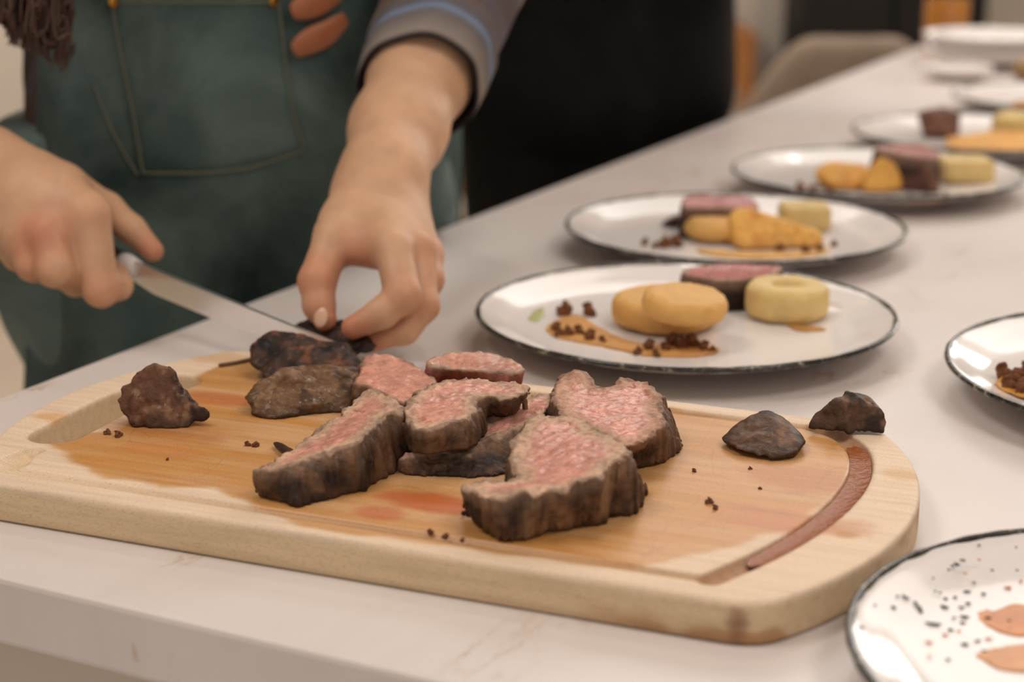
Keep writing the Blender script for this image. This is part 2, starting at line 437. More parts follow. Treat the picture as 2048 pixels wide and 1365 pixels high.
pz[6] = plate(.403, .968, .144, 'dinner plate cut off at right beside the board, granola crumbs near its left rim')
pz[7] = plate(.255, .593, .1265, 'glossy plate at bottom right corner spattered with black and orange drops')

# ------------------------------------------------------------------ cutting board
BU = np.array([math.cos(math.radians(-22)), math.sin(math.radians(-22))]); BV = np.array([-BU[1], BU[0]])
BC = -.342 * BU + .754 * BV; BT = .020
def sd_seg(u, v, a, b):
    a = np.asarray(a, float); b = np.asarray(b, float); ab = b - a
    t = np.clip(((u - a[0]) * ab[0] + (v - a[1]) * ab[1]) / (ab @ ab), 0, 1)
    return np.hypot(u - a[0] - t * ab[0], v - a[1] - t * ab[1])
def sd_path(u, v, pts):
    d = None
    for a, b in zip(pts[:-1], pts[1:]):
        e = sd_seg(u, v, a, b); d = e if d is None else np.minimum(d, e)
    return d
def sd_poly(u, v, pts):
    pts = np.asarray(pts, float); d = np.full(np.shape(u), 1e9); ins = np.zeros(np.shape(u), bool)
    for i in range(len(pts)):
        a = pts[i]; b = pts[(i + 1) % len(pts)]
        if np.allclose(a, b): continue
        d = np.minimum(d, sd_seg(u, v, a, b))
        c = (a[1] > v) != (b[1] > v)
        xx = a[0] + (v - a[1]) * (b[0] - a[0]) / (b[1] - a[1] if b[1] != a[1] else 1e-9)
        ins ^= c & (u < xx)
    return np.where(ins, -d, d)
def board_xy(u, v): return BC + u * BU + v * BV
def px_uv(px, py, h=BT):
    p = G(px, py, h)[:2] - BC; return (p @ BU, p @ BV)
R_ = .205
arc = [(.190 + .0, -.107)] 
groove = catmull([(-.199, -.092), (-.193, -.104), (-.18, -.107), (.0, -.107), (.17, -.107)], 4)
garc = catmull([(.170, -.107), (.186, -.070), (.1965, -.035), (.203, .004), (.2035, .042), (.197, .075), (.184, .097), (.168, .1065)], 4)
gback = np.array([(.168, .1065), (-.16, .1065)])
slot = catmull([(-.199, -.052), (-.2, -.02), (-.2, .015), (-.193, .052)], 4)
def board_sdf(P):
    u, v, z = P
    dv = np.abs(v) - .1245; dR = np.where(np.abs(u) > .05, np.hypot(np.abs(u) - (.237 - R_), v) - R_, -.1)
    o = smax(dv, dR, .012)
    d = smax(o, np.abs(z - BT / 2) - BT / 2, .0028)
    gd = np.minimum(sd_path(u, v, groove), sd_path(u, v, gback))
    d = smax(d, -(np.hypot(gd, (z - BT - .0015) * 1.0) - .0042), .0006)
    ga = sd_path(u, v, garc)
    d = smax(d, -(np.hypot(ga, (z - BT - .0015)) - .0062), .0006)
    gl_ = sd_path(u, v, [px_uv(66, 903), px_uv(45, 912), px_uv(32, 930)])
    d = smax(d, -(np.hypot(gl_, (z - BT - .0015)) - .0062), .0006)
    sl = sd_path(u, v, slot) - .0145
    d = smax(d, -sl, .0025)
    return d
V, Q = nets(board_sdf, (-.242, -.130, -.003), (.242, .130, BT + .003), .0016)
stain = [(90,880),(110,900),(150,930),(205,961),(342,972),(430,978),(500,1012),(600,1048),(740,1075),(900,1090),(1000,1112),(1200,1135),(1330,1130),(1450,1098),(1600,1050),(1700,960),(1712,900),(1640,862),(1480,838),(1330,813),(1100,790),(800,760),(640,735),(560,706),(430,735),(370,762),(300,800),(230,860)]
su = [px_uv(*p) for p in stain]
u, v, z = V.T
top = ss(BT - .0045, BT - .001, z)
wob = .006 * fbm(u * 40, v * 60, z * 0 + 1, 4)
clean = sc(234, 207, 178); wetc = sc(206, 146, 80); side = sc(220, 192, 154)
ds = sd_poly(u, v, su) + wob
m = ss(.003, -.003, ds) * top
col = side[None] * (1 - top[:, None]) + clean[None] * top[:, None]
grain = .5 + .5 * fbm(u * 12, v * 90, z * 20, 3)
sm = m * (.72 + .28 * ss(.25, .75, grain))
col = col * (1 - sm[:, None]) + wetc[None] * sm[:, None]
def spot(px, py, ru, rv, c, a):
    global col
    cu, cv = px_uv(px, py); d = np.hypot((u - cu) / ru, (v - cv) / rv) + .35 * fbm(u * 60, v * 60, z * 0, 3)
    k = (ss(1.15, .55, d) * a * top)[:, None]; col = col * (1 - k) + np.array(c)[None] * k
red = sc(196, 92, 44)
for a in ((880, 1008, .032, .013, red, .75), (755, 1028, .014, .010, red, .6), (440, 800, .026, .014, sc(200, 112, 60), .7), (1560, 1040, .042, .018, sc(196, 120, 74), .65),
          (1590, 960, .034, .020, sc(190, 122, 76), .6), (330, 905, .03, .012, sc(204, 130, 70), .5), (1300, 1000, .05, .022, sc(205, 150, 84), .5), (960, 880, .09, .04, sc(190, 128, 70), .6),
          (120, 838, .022, .008, sc(222, 170, 116), .8), (330, 858, .045, .02, sc(176, 108, 56), .55), (1800, 950, .012, .010, sc(214, 170, 116), .6), (1690, 1072, .006, .005, sc(196, 140, 84), .6),
          (420, 715, .05, .012, sc(200, 152, 92), .5), (600, 760, .05, .02, sc(196, 140, 76), .5), (1440, 900, .04, .015, sc(200, 140, 80), .4), (580, 700, .03, .012, sc(196, 150, 96), .5)): spot(*a)
# brown scorch marks on the curved right side and the near corner
sideM = (1 - top) * ss(.10, .16, u)
bl = ss(-.02, .3, fbm(u * 30 + v * 14, v * 26, z * 60, 3)) * sideM * .75
col = col * (1 - bl[:, None]) + sc(168, 116, 66)[None] * bl[:, None]
dk = ss(.008, .003, np.hypot((u - .186) * 1., (v + .118) * .6) + .25 * np.abs(z - .010)) * (1 - top) * .8
col = col * (1 - dk[:, None]) + sc(128, 72, 40)[None] * dk[:, None]
ing = ss(.009, .005, sd_path(u, v, garc)) * ss(BT + .0005, BT - .0012, z) * ss(0, .006, z - .008) * (top * 0 + 1) * ss(.1, .11, u)
col = col * (1 - ing[:, None] * .6) + sc(150, 84, 40)[None] * ing[:, None] * .6
gl = ss(.0065, .004, np.minimum(sd_path(u, v, groove), sd_path(u, v, gback))) * ss(BT - .0002, BT - .0014, z) * ss(0, .006, z - .008)
gk = gl * ss(-.20, .05, u) * .5; col = col * (1 - gk[:, None]) + sc(176, 128, 70)[None] * gk[:, None]
board = mesh_np('cutting_board', V, Q, BOARD, col=col)
aw = board.data.attributes.new('wet', 'FLOAT', 'POINT'); aw.data.foreach_set('value', (sm * .9).astype(np.float32))
board.location = (BC[0], BC[1], T + .0003); board.rotation_euler = (0, 0, math.radians(-22))
tag(board, 'thick pale maple cutting board with rounded ends, juice groove and meat stains', 'cutting board')
# juice lying in the groove
JU = NT('meat_juice'); JU.set(Base_Color=srgb(150, 82, 38), Roughness=.12, Specular_IOR_Level=.22); JU.bump(JU.noise(JU.coords(), 220, 4), .5, .002)
gp = catmull([(.181, -.083), (.1865, -.070), (.1965, -.035), (.203, .004), (.2035, .042), (.197, .075), (.190, .088)], 8)
VV = []; n = len(gp)
for i in range(n):
    t = gp[min(i+1, n-1)] - gp[max(i-1, 0)]; t /= np.linalg.norm(t); nn = np.array([-t[1], t[0]])
    w = .0052 * min(1, .35 + i * .12, .35 + (n - 1 - i) * .12)
    for k in (-1, -.5, 0, .5, 1):
        p = board_xy(*(gp[i] + nn * w * k)); VV.append((p[0], p[1], T + BT - .0011 - .0008 * (1 - k * k)))
for i in range(n * 5): 
    x, y, zz = VV[i]; VV.append((x, y, zz - .0022 if i % 5 not in (0, 4) else zz - .0006))
QQ = []
for i in range(n - 1):
    for k in range(4):
        a = i*5+k; QQ.append((a, a+1, a+6, a+5)); b = a + n*5; QQ.append((b, b+5, b+6, b+1))
jo = mesh_np('meat_juice', VV, QQ, JU.m); base_origin(jo)
tag(jo, 'brown glossy meat juice pooled in the curved groove at right', 'sauce')

# ------------------------------------------------------------------ beef slices
def slice_mesh(name, pts, base, h=.0009, seed=0, rare=(222, 156, 136), flare=.0015, rough=1., crust=(98, 69, 48), pale=(204, 166, 138), dom=.0015, pink_d=.0055, centre=0.0, dark=(40, 27, 21)):
    """pts: (px, py, height above counter of the top edge[, px, py of the bottom edge])"""
    topw = np.array([G(p[0], p[1], p[2])[:2] for p in pts]); hh = np.array([p[2] for p in pts])
    botw = np.array([G(p[3], p[4], base)[:2] if len(p) > 3 else np.array([np.nan]*2) for p in pts])
    cen = topw.mean(0)
    for i in range(len(pts)):
        if np.isnan(botw[i, 0]):
            dd = topw[i] - cen; botw[i] = topw[i] + dd / (np.linalg.norm(dd) + 1e-9) * flare
    ts = catmull(topw, 4, True); bs = catmull(botw, 4, True)
    hs = catmull(hh[:, None], 4, True)[:, 0]
    lo = np.minimum(ts.min(0), bs.min(0)) - .006; hi = np.maximum(ts.max(0), bs.max(0)) + .006
    g = .0008 if h < .0012 else .0015
    gx = np.arange(lo[0], hi[0] + g, g); gy = np.arange(lo[1], hi[1] + g, g)
    GX, GY = np.meshgrid(gx, gy, indexing='ij')
    DT = sd_poly(GX, GY, ts); DB = sd_poly(GX, GY, bs)
    w = 0; num = 0
    for (p, hv) in zip(ts[::2], hs[::2]):
        q = 1 / (((GX - p[0])**2 + (GY - p[1])**2) + 4e-6)**1.3; w = w + q; num = num + q * hv
    HT = num / w
    so = seed * 3.7
    def bil(A, x, y):
        fx = np.clip((x - gx[0]) / g, 0, len(gx) - 1.001); fy = np.clip((y - gy[0]) / g, 0, len(gy) - 1.001)
        i = fx.astype(int); j = fy.astype(int); a = fx - i; b = fy - j
        return A[i, j]*(1-a)*(1-b) + A[i+1, j]*a*(1-b) + A[i, j+1]*(1-a)*b + A[i+1, j+1]*a*b
    zb = T + base
    def parts(P):
        x, y, z = P; ht = bil(HT, x, y); zt = T + ht
        t = np.clip((z - zb) / np.maximum(zt - zb, .004), 0, 1)
        dt = bil(DT, x, y); d2 = dt * t + bil(DB, x, y) * (1 - t)
        ed = ss(.012, .001, -dt)
        # ragged fibres running top to bottom on the crust, creases on the cut face
        d2 = d2 + rough * (.0022 * fbm(x*115+so, y*115, z*18, 3) + .0011 * (.4 - np.abs(vn(x*330, y*330+so, z*26)))*2 + .0005 * fbm(x*500, y*500+so, z*300, 2)) - .0009 * np.sin(t * PI) + rough * .0020 * ss(.5, 1, t) * fbm(x*150+so, y*150, z*0+9, 2)
        crease = ss(.035, .0, np.abs(fbm(x*38+so, y*60, z*0+11, 2))) * ss(.0, .2, fbm(x*60, y*60+so, z*0+3, 1)) * ss(.002, .006, -dt)
        zt = zt - .0012 * crease * rough + dom * fbm(x*45+so, y*45, z*0+2, 3) * rough - .0014 * rough * ed * np.abs(fbm(x*200, y*200+so, z*0+4, 2)) * 1.5 + .0007 * fbm(x*330, y*330, z*0+so, 2) * rough + .0008 * ed
        return d2, zt, t, dt
    def f(P):
        d2, zt, t, dt = parts(P)
        return smax(smax(d2, (P[2] - zt) * .9, .0007), zb - P[2], .0018)
    V, Q = nets(f, (lo[0], lo[1], zb - .002), (hi[0], hi[1], T + hh.max() + .006), h)
    P = (V[:, 0], V[:, 1], V[:, 2]); d2, zt, t, dt = parts(P)
    x, y, z = P
    on_top = ss(.0013, .0005, zt - z) 
    e = -dt + .0035 * fbm(x*90+so, y*90, z*0, 3) + centre
    pk = ss(pink_d * .35, pink_d, e)[:, None]; bn = ss(.0012, .0028, e)[:, None]
    n1 = fbm(x*70, y*70+so, z*70, 3)[:, None]; st = fbm(x*260+so, y*260, z*30, 3)[:, None]
    rc = sc(*rare); pc = sc(*pale); cc_ = sc(*crust)
    face = rc * pk + pc * (1 - pk); face = face * (1 + .16 * n1)
    redder = ss(.1, .5, n1) * pk * .35; face = face * (1 - redder) + rc * np.array([1.0, .80, .78]) * redder
    cz_ = (ss(.035, .0, np.abs(fbm(x*38+so, y*60, z*0+11, 2))) * ss(.0, .2, fbm(x*60, y*60+so, z*0+3, 1)) * ss(.002, .006, -dt))[:, None] * .55
    face = face * (1 - cz_) + sc(150, 70, 56) * cz_
    face = face * bn + (pc * .6) * (1 - bn)
    crs = cc_ * (1 + .75 * st) ; dark_ = sc(*dark); k = ss(-.05, .25, fbm(x*48+so*2, y*48, z*70, 3))[:, None]
    crs = crs * (1 - .85 * k) + dark_ * .85 * k
    lt = ss(.15, .45, fbm(x*55, y*55+so*3, z*20, 2))[:, None] * .6; crs = crs * (1 - lt) + sc(142, 108, 80) * (1 + .3*st) * lt
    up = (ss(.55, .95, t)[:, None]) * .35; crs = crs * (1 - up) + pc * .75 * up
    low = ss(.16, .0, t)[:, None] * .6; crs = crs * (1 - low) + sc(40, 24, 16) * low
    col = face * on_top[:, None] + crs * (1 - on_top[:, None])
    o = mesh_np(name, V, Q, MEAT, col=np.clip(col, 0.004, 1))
    a = o.data.attributes.new('wet', 'FLOAT', 'POINT'); a.data.foreach_set('value', (on_top * pk[:, 0] * .75 + .08).astype(np.float32))
    return base_origin(o)
b0 = BT + .0004
A = slice_mesh('beef_slice', [(510,940,.034,511,990),(534,928,.035),(567,909,.036),(595,887,.037),(622,868,.039),(648,848,.040),(679,828,.042),(701,806,.043),(721,790,.045),(742,778,.047),(762,782,.048),
    (790,800,.047,830,905),(806,815,.047,828,918),(800,826,.047,806,932),(778,826,.047,778,955),(760,843,.046,760,964),(733,862,.046,742,972),(724,884,.044,736,984),(688,896,.043,690,992),(653,906,.042,653,1002),(622,917,.040,613,1014),(595,926,.039,584,1016),(556,941,.037,550,1003),(523,944,.035,516,993)], b0, seed=1, pink_d=.011)
tag(A, 'front left beef slice tilted toward the camera, pink cut face tapering to the left', 'beef slice', 'cut beef slices on the board')
B = slice_mesh('beef_slice', [(922,975,.038,921,1030),(952,964,.038),(1003,966,.038),(1029,953,.039),(1018,927,.040),(1018,905,.041),(1031,871,.044),(1054,843,.046),(1079,830,.047),(1112,832,.048),(1166,838,.048),(1196,858,.048),(1232,874,.048),
    (1257,903,.048,1290,985),(1254,914,.048,1289,1010),(1232,930,.047,1268,1030),(1214,944,.047,1220,1040),(1211,956,.047,1208,1052),(1155,963,.047,1160,1058),(1130,986,.044,1130,1064),(1102,981,.044,1100,1066),(1084,992,.043,1085,1072),(1067,1001,.042,1066,1080),(1050,979,.046,1044,1084),(1040,979,.046,1020,1084),(1023,997,.042,995,1080),(985,1002,.041,980,1072),(962,992,.040,955,1052),(930,982,.038,935,1040)], b0, seed=2, pink_d=.013)
tag(B, 'largest beef slice at front with upright ragged crust and pink top', 'beef slice', 'cut beef slices on the board')
Cc = slice_mesh('beef_slice', [(1104,785,.044),(1113,757,.044),(1130,745,.045),(1149,738,.048),(1172,742,.048),(1188,762,.045),(1203,775,.044),(1228,770,.045),(1240,760,.046),(1289,766,.045),(1322,790,.044),(1322,812,.042,1345,850),(1329,838,.041,1362,885),(1329,852,.041,1368,900),(1289,886,.040,1322,930),
    (1244,896,.039,1272,937),(1215,880,.039,1240,925),(1180,862,.039),(1150,850,.039),(1120,836,.040),(1104,812,.042)], b0, seed=3, pink_d=.012, pale=(196,150,122))
tag(Cc, 'rear right beef slice lying flat with broad pink face and crumpled top corner', 'beef slice', 'cut beef slices on the board')
Fs = slice_mesh('beef_slice', [(805,918,.028,806,952),(812,905,.029),(880,890,.030),(940,868,.031),(975,838,.033),(1010,818,.034),(1077,792,.036),(1100,782,.037),(1108,792,.037),(1102,815,.037),(1080,836,.036),
    (1046,852,.035,1050,930),(1000,868,.033,1022,946),(965,880,.031,985,956),(929,905,.029,925,958),(870,912,.028,860,954)], b0, seed=4, pink_d=.006)
tag(Fs, 'low thin beef slice lying underneath the centre slice', 'beef slice', 'cut beef slices on the board')
D = slice_mesh('beef_slice', [(808,816,.046,812,862),(826,792,.047),(860,775,.048),(884,763,.048),(925,756,.049),(962,758,.049),(1000,763,.050),(1025,758,.051),(1050,768,.050),(1064,778,.049,1066,810),(1045,792,.048,1048,828),(1010,799,.048,1014,838),(975,793,.048,990,838),
    (952,796,.048,974,840),(955,815,.048,970,868),(948,834,.047,955,893),(929,842,.047,930,903),(884,856,.046,880,908),(832,859,.046,830,910),(815,846,.046,815,900)], .0325, seed=5, pink_d=.010)
tag(D, 'centre beef slice resting on another, dark charred patch at its front', 'beef slice', 'cut beef slices on the board')
Gs = slice_mesh('beef_slice', [(716,748,.040),(722,725,.041),(734,711,.042),(772,709,.042),(817,724,.041),(853,745,.040),(880,768,.039),(868,785,.038),(838,800,.038),(806,808,.038),(775,796,.038),(742,782,.038),(706,768,.039)], b0, seed=6, h=.0012, rare=(218,152,130), pale=(190,140,112), pink_d=.004, rough=.7)
tag(Gs, 'flat pink beef slice at the back beside the brown roast end', 'beef slice', 'cut beef slices on the board')
Hs = slice_mesh('beef_slice', [(848,727,.044),(862,714,.046),(893,705,.047),(930,704,.047),(974,707,.046),(1019,716,.045),(1052,736,.044,1056,775),(1045,748,.043,1048,785),(1000,748,.043),(950,745,.042,950,775),(900,742,.041,890,775),(860,738,.042,858,768)], b0, seed=8, h=.0012, rare=(210,152,130), dark=(140,56,52), crust=(168,84,76), pink_d=.004, rough=.7)
tag(Hs, 'rearmost beef slice, raw pink side showing, nearest the large plate', 'beef slice', 'cut beef slices on the board')

# ------------------------------------------------------------------ lumps of browned beef
def hull_planes(P):
    bm = bmesh.new()
    for p in P: bm.verts.new(p)
    r = bmesh.ops.convex_hull(bm, input=bm.verts[:]); bmesh.ops.recalc_face_normals(bm, faces=bm.faces[:])
    out = []
    for f in bm.faces:
        if f.calc_area() < 1e-9: continue
        nn = np.array(f.normal); out.append((nn, float(nn @ np.array(f.verts[0].co))))
    bm.free(); c = np.mean(P, 0)
    return [(n_, d) if n_ @ c < d else (-n_, -d) for n_, d in out]
def lump(name, hulls, h=.001, seed=0, cols=((88, 56, 34), (46, 28, 18), (140, 104, 74)), k=.004, amp=1., base=b0, mat=None, streak=(60, 60, 60), wet=.12, shrink=.0002):
    """union of rounded convex chunks, each a list of world points"""
    pl = [hull_planes(np.array(H)) for H in hulls]; allp = np.concatenate([np.array(H) for H in hulls]); so = seed * 5.3
    def f(P):
        x, y, z = P; d = None
        for pp in pl:
            kk_ = k * .28; e = 0
            for n_, dd in pp: e = e + np.exp(np.clip((x * n_[0] + y * n_[1] + z * n_[2] - dd) / kk_, -60, 60))
            e = kk_ * np.log(e) - kk_ * .8 + shrink
            d = e if d is None else smin(d, e, k * .7)
        d = d + amp * (.0024 * fbm(x*streak[0]*1.3+so, y*streak[1], z*streak[2], 3) + .0007 * fbm(x*300, y*300+so, z*300, 2) + .0016 * (.35 - np.abs(vn(x*110+so, y*110, z*110))))
        return smax(d, T + base - z, .0012)
    V, Q = nets(f, allp.min(0) - .007, allp.max(0) + .007, h)
    x, y, z = V.T; n1 = fbm(x*60+so, y*60, z*60, 3)[:, None]; n2 = fbm(x*160, y*160+so, z*160, 3)[:, None]
    a, b, c = [sc(*q) for q in cols]; kk = ss(.05, .4, n1); col = a * (1 - kk) + b * kk; col = col * (1 + .35 * fbm(x*340, y*340+so, z*340, 2)[:, None]); kk = ss(.1, .5, n2) * .6; col = col * (1 - kk) + c * kk
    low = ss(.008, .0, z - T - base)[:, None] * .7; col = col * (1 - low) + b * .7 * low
    o = mesh_np(name, V, Q, mat or MEAT, col=np.clip(col, .004, 1))
    at = o.data.attributes.new('wet', 'FLOAT', 'POINT'); at.data.foreach_set('value', np.full(len(V), wet, np.float32))
    return base_origin(o)
def gp_(l): return [G(*p) for p in l]
M_ = lump('beef_end_piece', [gp_([(1445,886,.024),(1500,915,.021),(1590,915,.021),(1612,894,.026)]) + [W(1437,880,.838), W(1470,846,.845), W(1532,817,.85), W(1560,828,.85), W(1618,880,.83), W(1600,902,.818), W(1530,926,.805), W(1465,902,.815)]
    + [W(1500,850,.87), W(1590,870,.865)]], seed=1, amp=.6, k=.003)
tag(M_, 'smooth walnut-shaped brown end piece at right, inside the groove', 'beef end piece', 'browned beef end pieces')
Yn = G(1690, 868, BT)[1]
N_ = lump('beef_end_piece', [[W(1660,868,Yn-.004), W(1768,866,Yn-.004), W(1772,822,Yn+.0), W(1740,800,Yn+.005), W(1690,776,Yn+.008), W(1660,800,Yn), W(1640,840,Yn), W(1750,810,Yn+.02), W(1700,800,Yn+.022)],
    [W(1612,862,Yn-.002), W(1625,835,Yn), W(1668,790,Yn+.004), W(1690,850,Yn), W(1680,868,Yn-.006), W(1650,815,Yn+.015)]], seed=2, k=.002, cols=((88, 60, 42), (46, 30, 22), (144, 110, 84)))
tag(N_, 'crumbly dark brown end piece sitting across the groove by the right rim', 'beef end piece', 'browned beef end pieces')
Yl = G(330, 852, BT)[1]
L_1 = lump('beef_end_piece', [[W(262,856,Yl-.004), W(330,862,Yl-.006), W(405,852,Yl-.004), W(425,838,Yl-.002), W(395,790,Yl), W(300,775,Yl+.004), W(232,800,Yl), W(250,835,Yl), W(330,800,Yl+.028), W(280,830,Yl+.022)],
    [W(246,775,Yl+.003), W(262,750,Yl+.004), W(312,722,Yl+.008), W(340,725,Yl+.008), W(372,770,Yl+.004), W(385,800,Yl+.002), W(300,810,Yl-.002), W(250,805,Yl), W(320,760,Yl+.024)]], seed=3, k=.002, amp=1.15,
    cols=((104, 68, 46), (50, 29, 20), (160, 122, 92)), wet=.35)
tag(L_1, 'rugged upright brown chunk standing alone beside the handle slot at left', 'beef end piece', 'browned beef end pieces')
Yi = G(600, 835, BT)[1]
I_ = lump('beef_roast_end', [[W(500,800,Yi+.006), W(512,770,Yi+.012), W(560,748,Yi+.018), W(640,738,Yi+.03), W(710,742,Yi+.034), W(735,770,Yi+.03), W(728,800,Yi+.02), W(680,826,Yi+.01), W(600,836,Yi-.002), W(530,838,Yi-.002), W(505,820,Yi), W(600,760,Yi+.045), W(700,780,Yi+.045), W(540,780,Yi+.035)]],
    seed=4, k=.007, amp=1.1, shrink=-.003, cols=((122, 88, 58), (70, 46, 28), (166, 130, 96)), wet=.35, streak=(45, 170, 150))
tag(I_, 'rounded brown roast end lying left of the pink slices', 'beef piece')
Yj = .962
J_ = lump('beef_roast_half', [[W(508,694,Yj+.004), W(522,680,Yj+.008), W(556,668,Yj+.014), W(620,690,Yj+.012), W(690,700,Yj+.008), W(713,725,Yj+.0), W(712,765,Yj-.022), W(600,775,Yj-.026), W(560,760,Yj-.022), W(512,718,Yj-.004), W(560,690,Yj+.03), W(690,706,Yj+.02)]],
    seed=5, k=.004, amp=.9, shrink=-.0025, cols=((66, 44, 32), (26, 18, 15), (150, 92, 62)), wet=.12)
tag(J_, 'dark seared piece of roast in front of the knife blade, being cut', 'beef piece')
K_ = lump('beef_roast_half', [[W(562,662,1.045), W(590,646,1.045), W(640,630,1.042), W(700,646,1.03), W(755,690,1.005), W(745,706,1.0), W(690,712,1.0), W(600,690,1.03), W(640,640,1.062), W(730,680,1.045)]],
    seed=6, k=.004, amp=1., cols=((52, 36, 28), (24, 17, 14), (104, 76, 56)), wet=.1)
tag(K_, 'dark piece of roast behind the blade, pinched between thumb and fingers', 'beef piece')
# scraps on the board
scr = [(215,870,.003,'tiny'),(236,875,.0035,'tiny'),(495,893,.0028,'t'),(512,895,.003,'t'),(335,922,.0015,'t'),(1418,1008,.003,'t'),(1430,1020,.0025,'t'),(860,1068,.0024,'t'),(892,1078,.0026,'t'),(925,1084,.0018,'t'),(1500,940,.0016,'t'),(1388,945,.002,'t'),(1520,980,.0015,'t')]
cr_src = None
for i, (px, py, r, _) in enumerate(scr):
    p = G(px, py, BT)
    if cr_src is None:
        V_ = np.array([p + np.array([0, 0, 0])]); 
        f = lambda P: np.sqrt(P[0]**2 + P[1]**2 * 1.6 + (P[2] - .0018)**2 * 1.5) - .003 + .0024 * fbm(P[0]*420, P[1]*420, P[2]*420, 2)
        V, Q = nets(f, (-.006,)*3, (.006,)*3, .0005); cr_src = mesh_np('meat_crumb', V, Q, MEAT, col=np.tile(sc(122, 78, 54), (len(V), 1))); o = cr_src
    else:
        o = cr_src.copy(); C.objects.link(o)
    o.location = (p[0], p[1], T + BT); o.scale = (r / .0048,) * 3; o.rotation_euler = (0, 0, i * 1.3)
    lab_ = {0: 'left one of two meat crumbs by the handle slot', 1: 'right one of two meat crumbs by the handle slot', 2: 'left one of two wet crumbs behind the dark sliver, left of the front left slice', 3: 'right one of two wet crumbs left of the dark sliver',
            4: 'lone speck of meat on the left half of the board', 5: 'larger meat crumb on the bare board right of the largest slice', 6: 'smaller meat crumb just in front of the larger one right of the largest slice',
            7: 'leftmost of three crumbs in front of the slices near the front groove', 8: 'middle of three crumbs near the front groove', 9: 'rightmost of three crumbs near the front groove',
            10: 'speck of meat just in front of the walnut-shaped end piece', 11: 'speck of meat right of the rear right slice', 12: 'speck of meat farther in front of the walnut-shaped end piece'}[i]
    tag(o, lab_, 'crumb', 'meat crumbs on the board')
sl = mesh_np('meat_sliver', *tube(catmull([G(548,887,BT+.002), G(560,893,BT+.003), G(575,903,BT+.0035), G(590,908,BT+.003)], 4), [.0004,.0009,.0014,.0017,.0019,.002,.0021,.0021,.0022,.0022,.002,.0016,.0006], 8), MEAT, col=None)
a = sl.data.color_attributes.new('Col', 'FLOAT_COLOR', 'POINT'); a.data.foreach_set('color', np.tile([*sc(70, 46, 38), 1], (len(sl.data.vertices), 1)).ravel()); base_origin(sl)
tag(sl, 'thin dark sliver of meat poking out left of the front left slice', 'crumb')
st_ = mesh_np('rosemary_twig', *tube(catmull([G(438,731,BT+.0015), G(470,726,BT+.0016), G(515,716,BT+.0015)], 5), .0012, 8), simple('dry_twig', srgb(104, 76, 46), .7)); base_origin(st_)
tag(st_, 'thin brown twig on the board left of the dark roast piece', 'herb')

# ------------------------------------------------------------------ plated food
def rnd_puck(name, cx, cy, z0, r, hgt, rd, c, seed=0, tilt=(0, 0), dent=0, sq=0, h=.0012, amp=1.):
    R = Matrix.Rotation(tilt[0], 3, 'X') @ Matrix.Rotation(tilt[1], 3, 'Y'); Rn = np.array(R.transposed())
    cz = z0 + hgt / 2
    def f(P):
        x = P[0] - cx; y = P[1] - cy; z = P[2] - cz
        X = Rn[0,0]*x + Rn[0,1]*y + Rn[0,2]*z; Y = Rn[1,0]*x + Rn[1,1]*y + Rn[1,2]*z; Z = Rn[2,0]*x + Rn[2,1]*y + Rn[2,2]*z
        q = np.hypot(X, Y) - r if not sq else smax(np.abs(X) - r, np.abs(Y) - r * .8, .006)
        d = smax(q, np.abs(Z) - hgt / 2, rd * 2)
        if dent: d = smax(d, -(np.sqrt((X)**2 + (Y*1.3)**2 + (Z - hgt/2 - .005)**2 * 1.0) - dent), .003)
        return d + amp * (.0009 * fbm(P[0]*60+seed, P[1]*60, P[2]*60, 3) + .0004 * fbm(P[0]*250+seed, P[1]*250, P[2]*250, 2))
    e = max(r, hgt) + .01
    V, Q = nets(f, (cx - e, cy - e, cz - e), (cx + e, cy + e, cz + e), h)
    c = np.array(c); n1 = fbm(V[:,0]*50+seed, V[:,1]*50, V[:,2]*50, 3)[:, None]
    col = c * (1 + .12 * n1); low = ss(.006, .0, V[:, 2] - V[:, 2].min())[:, None] * .35; col = col * (1 - low) + sc(170, 104, 40) * low
    if dent:
        dd = ss(.0005, -.003, V[:, 2] - (cz + hgt / 2)) * ss(dent * .75, dent * .45, np.hypot(V[:, 0] - cx, (V[:, 1] - cy) * 1.3)); dd = dd[:, None] * .7; col = col * (1 - dd) + sc(120, 84, 50) * dd
    return base_origin(mesh_np(name, V, Q, FOOD, col=np.clip(col, 0, 1)))
OR = sc(214, 164, 92); YE = sc(218, 188, 124); HP = .0086
def puck_px(px, py, r, hgt, rd, c, label, name, cat, grp, z=HP, **kw):
    p = G(px, py, z); return tag(rnd_puck(name, p[0], p[1], T + z, r, hgt, rd, c, **kw), label, cat, grp)
g_sq = 'mustard-orange squash rounds on the plates'; g_po = 'pale potato rounds on the plates'
puck_px(1330, 648, .0365, .0205, .005, OR, 'lower mustard-orange round on the nearest full plate', 'squash_round', 'squash', g_sq, seed=1)
puck_px(1369, 632, .0275, .0155, .0045, OR, 'upper mustard-orange round leaning on the lower one, nearest full plate', 'squash_round', 'squash', g_sq, seed=2, z=.0290, tilt=(.10, .05))
puck_px(1573, 632, .0285, .0235, .004, YE, 'pale yellow potato round with a dent in its top, nearest full plate', 'potato_round', 'potato', g_po, seed=3, dent=.0125)
m1 = slice_mesh('beef_portion', [(1364,548,.030),(1392,534,.031),(1470,529,.031),(1553,532,.031),(1556,545,.030),(1500,560,.030),(1430,562,.030)], HP, h=.0014, seed=9, rare=(188, 104, 92), crust=(58, 40, 36), pink_d=.003, rough=.5)
tag(m1, 'pink beef portion behind the rounds on the nearest full plate', 'beef slice', 'beef portions on the plates')
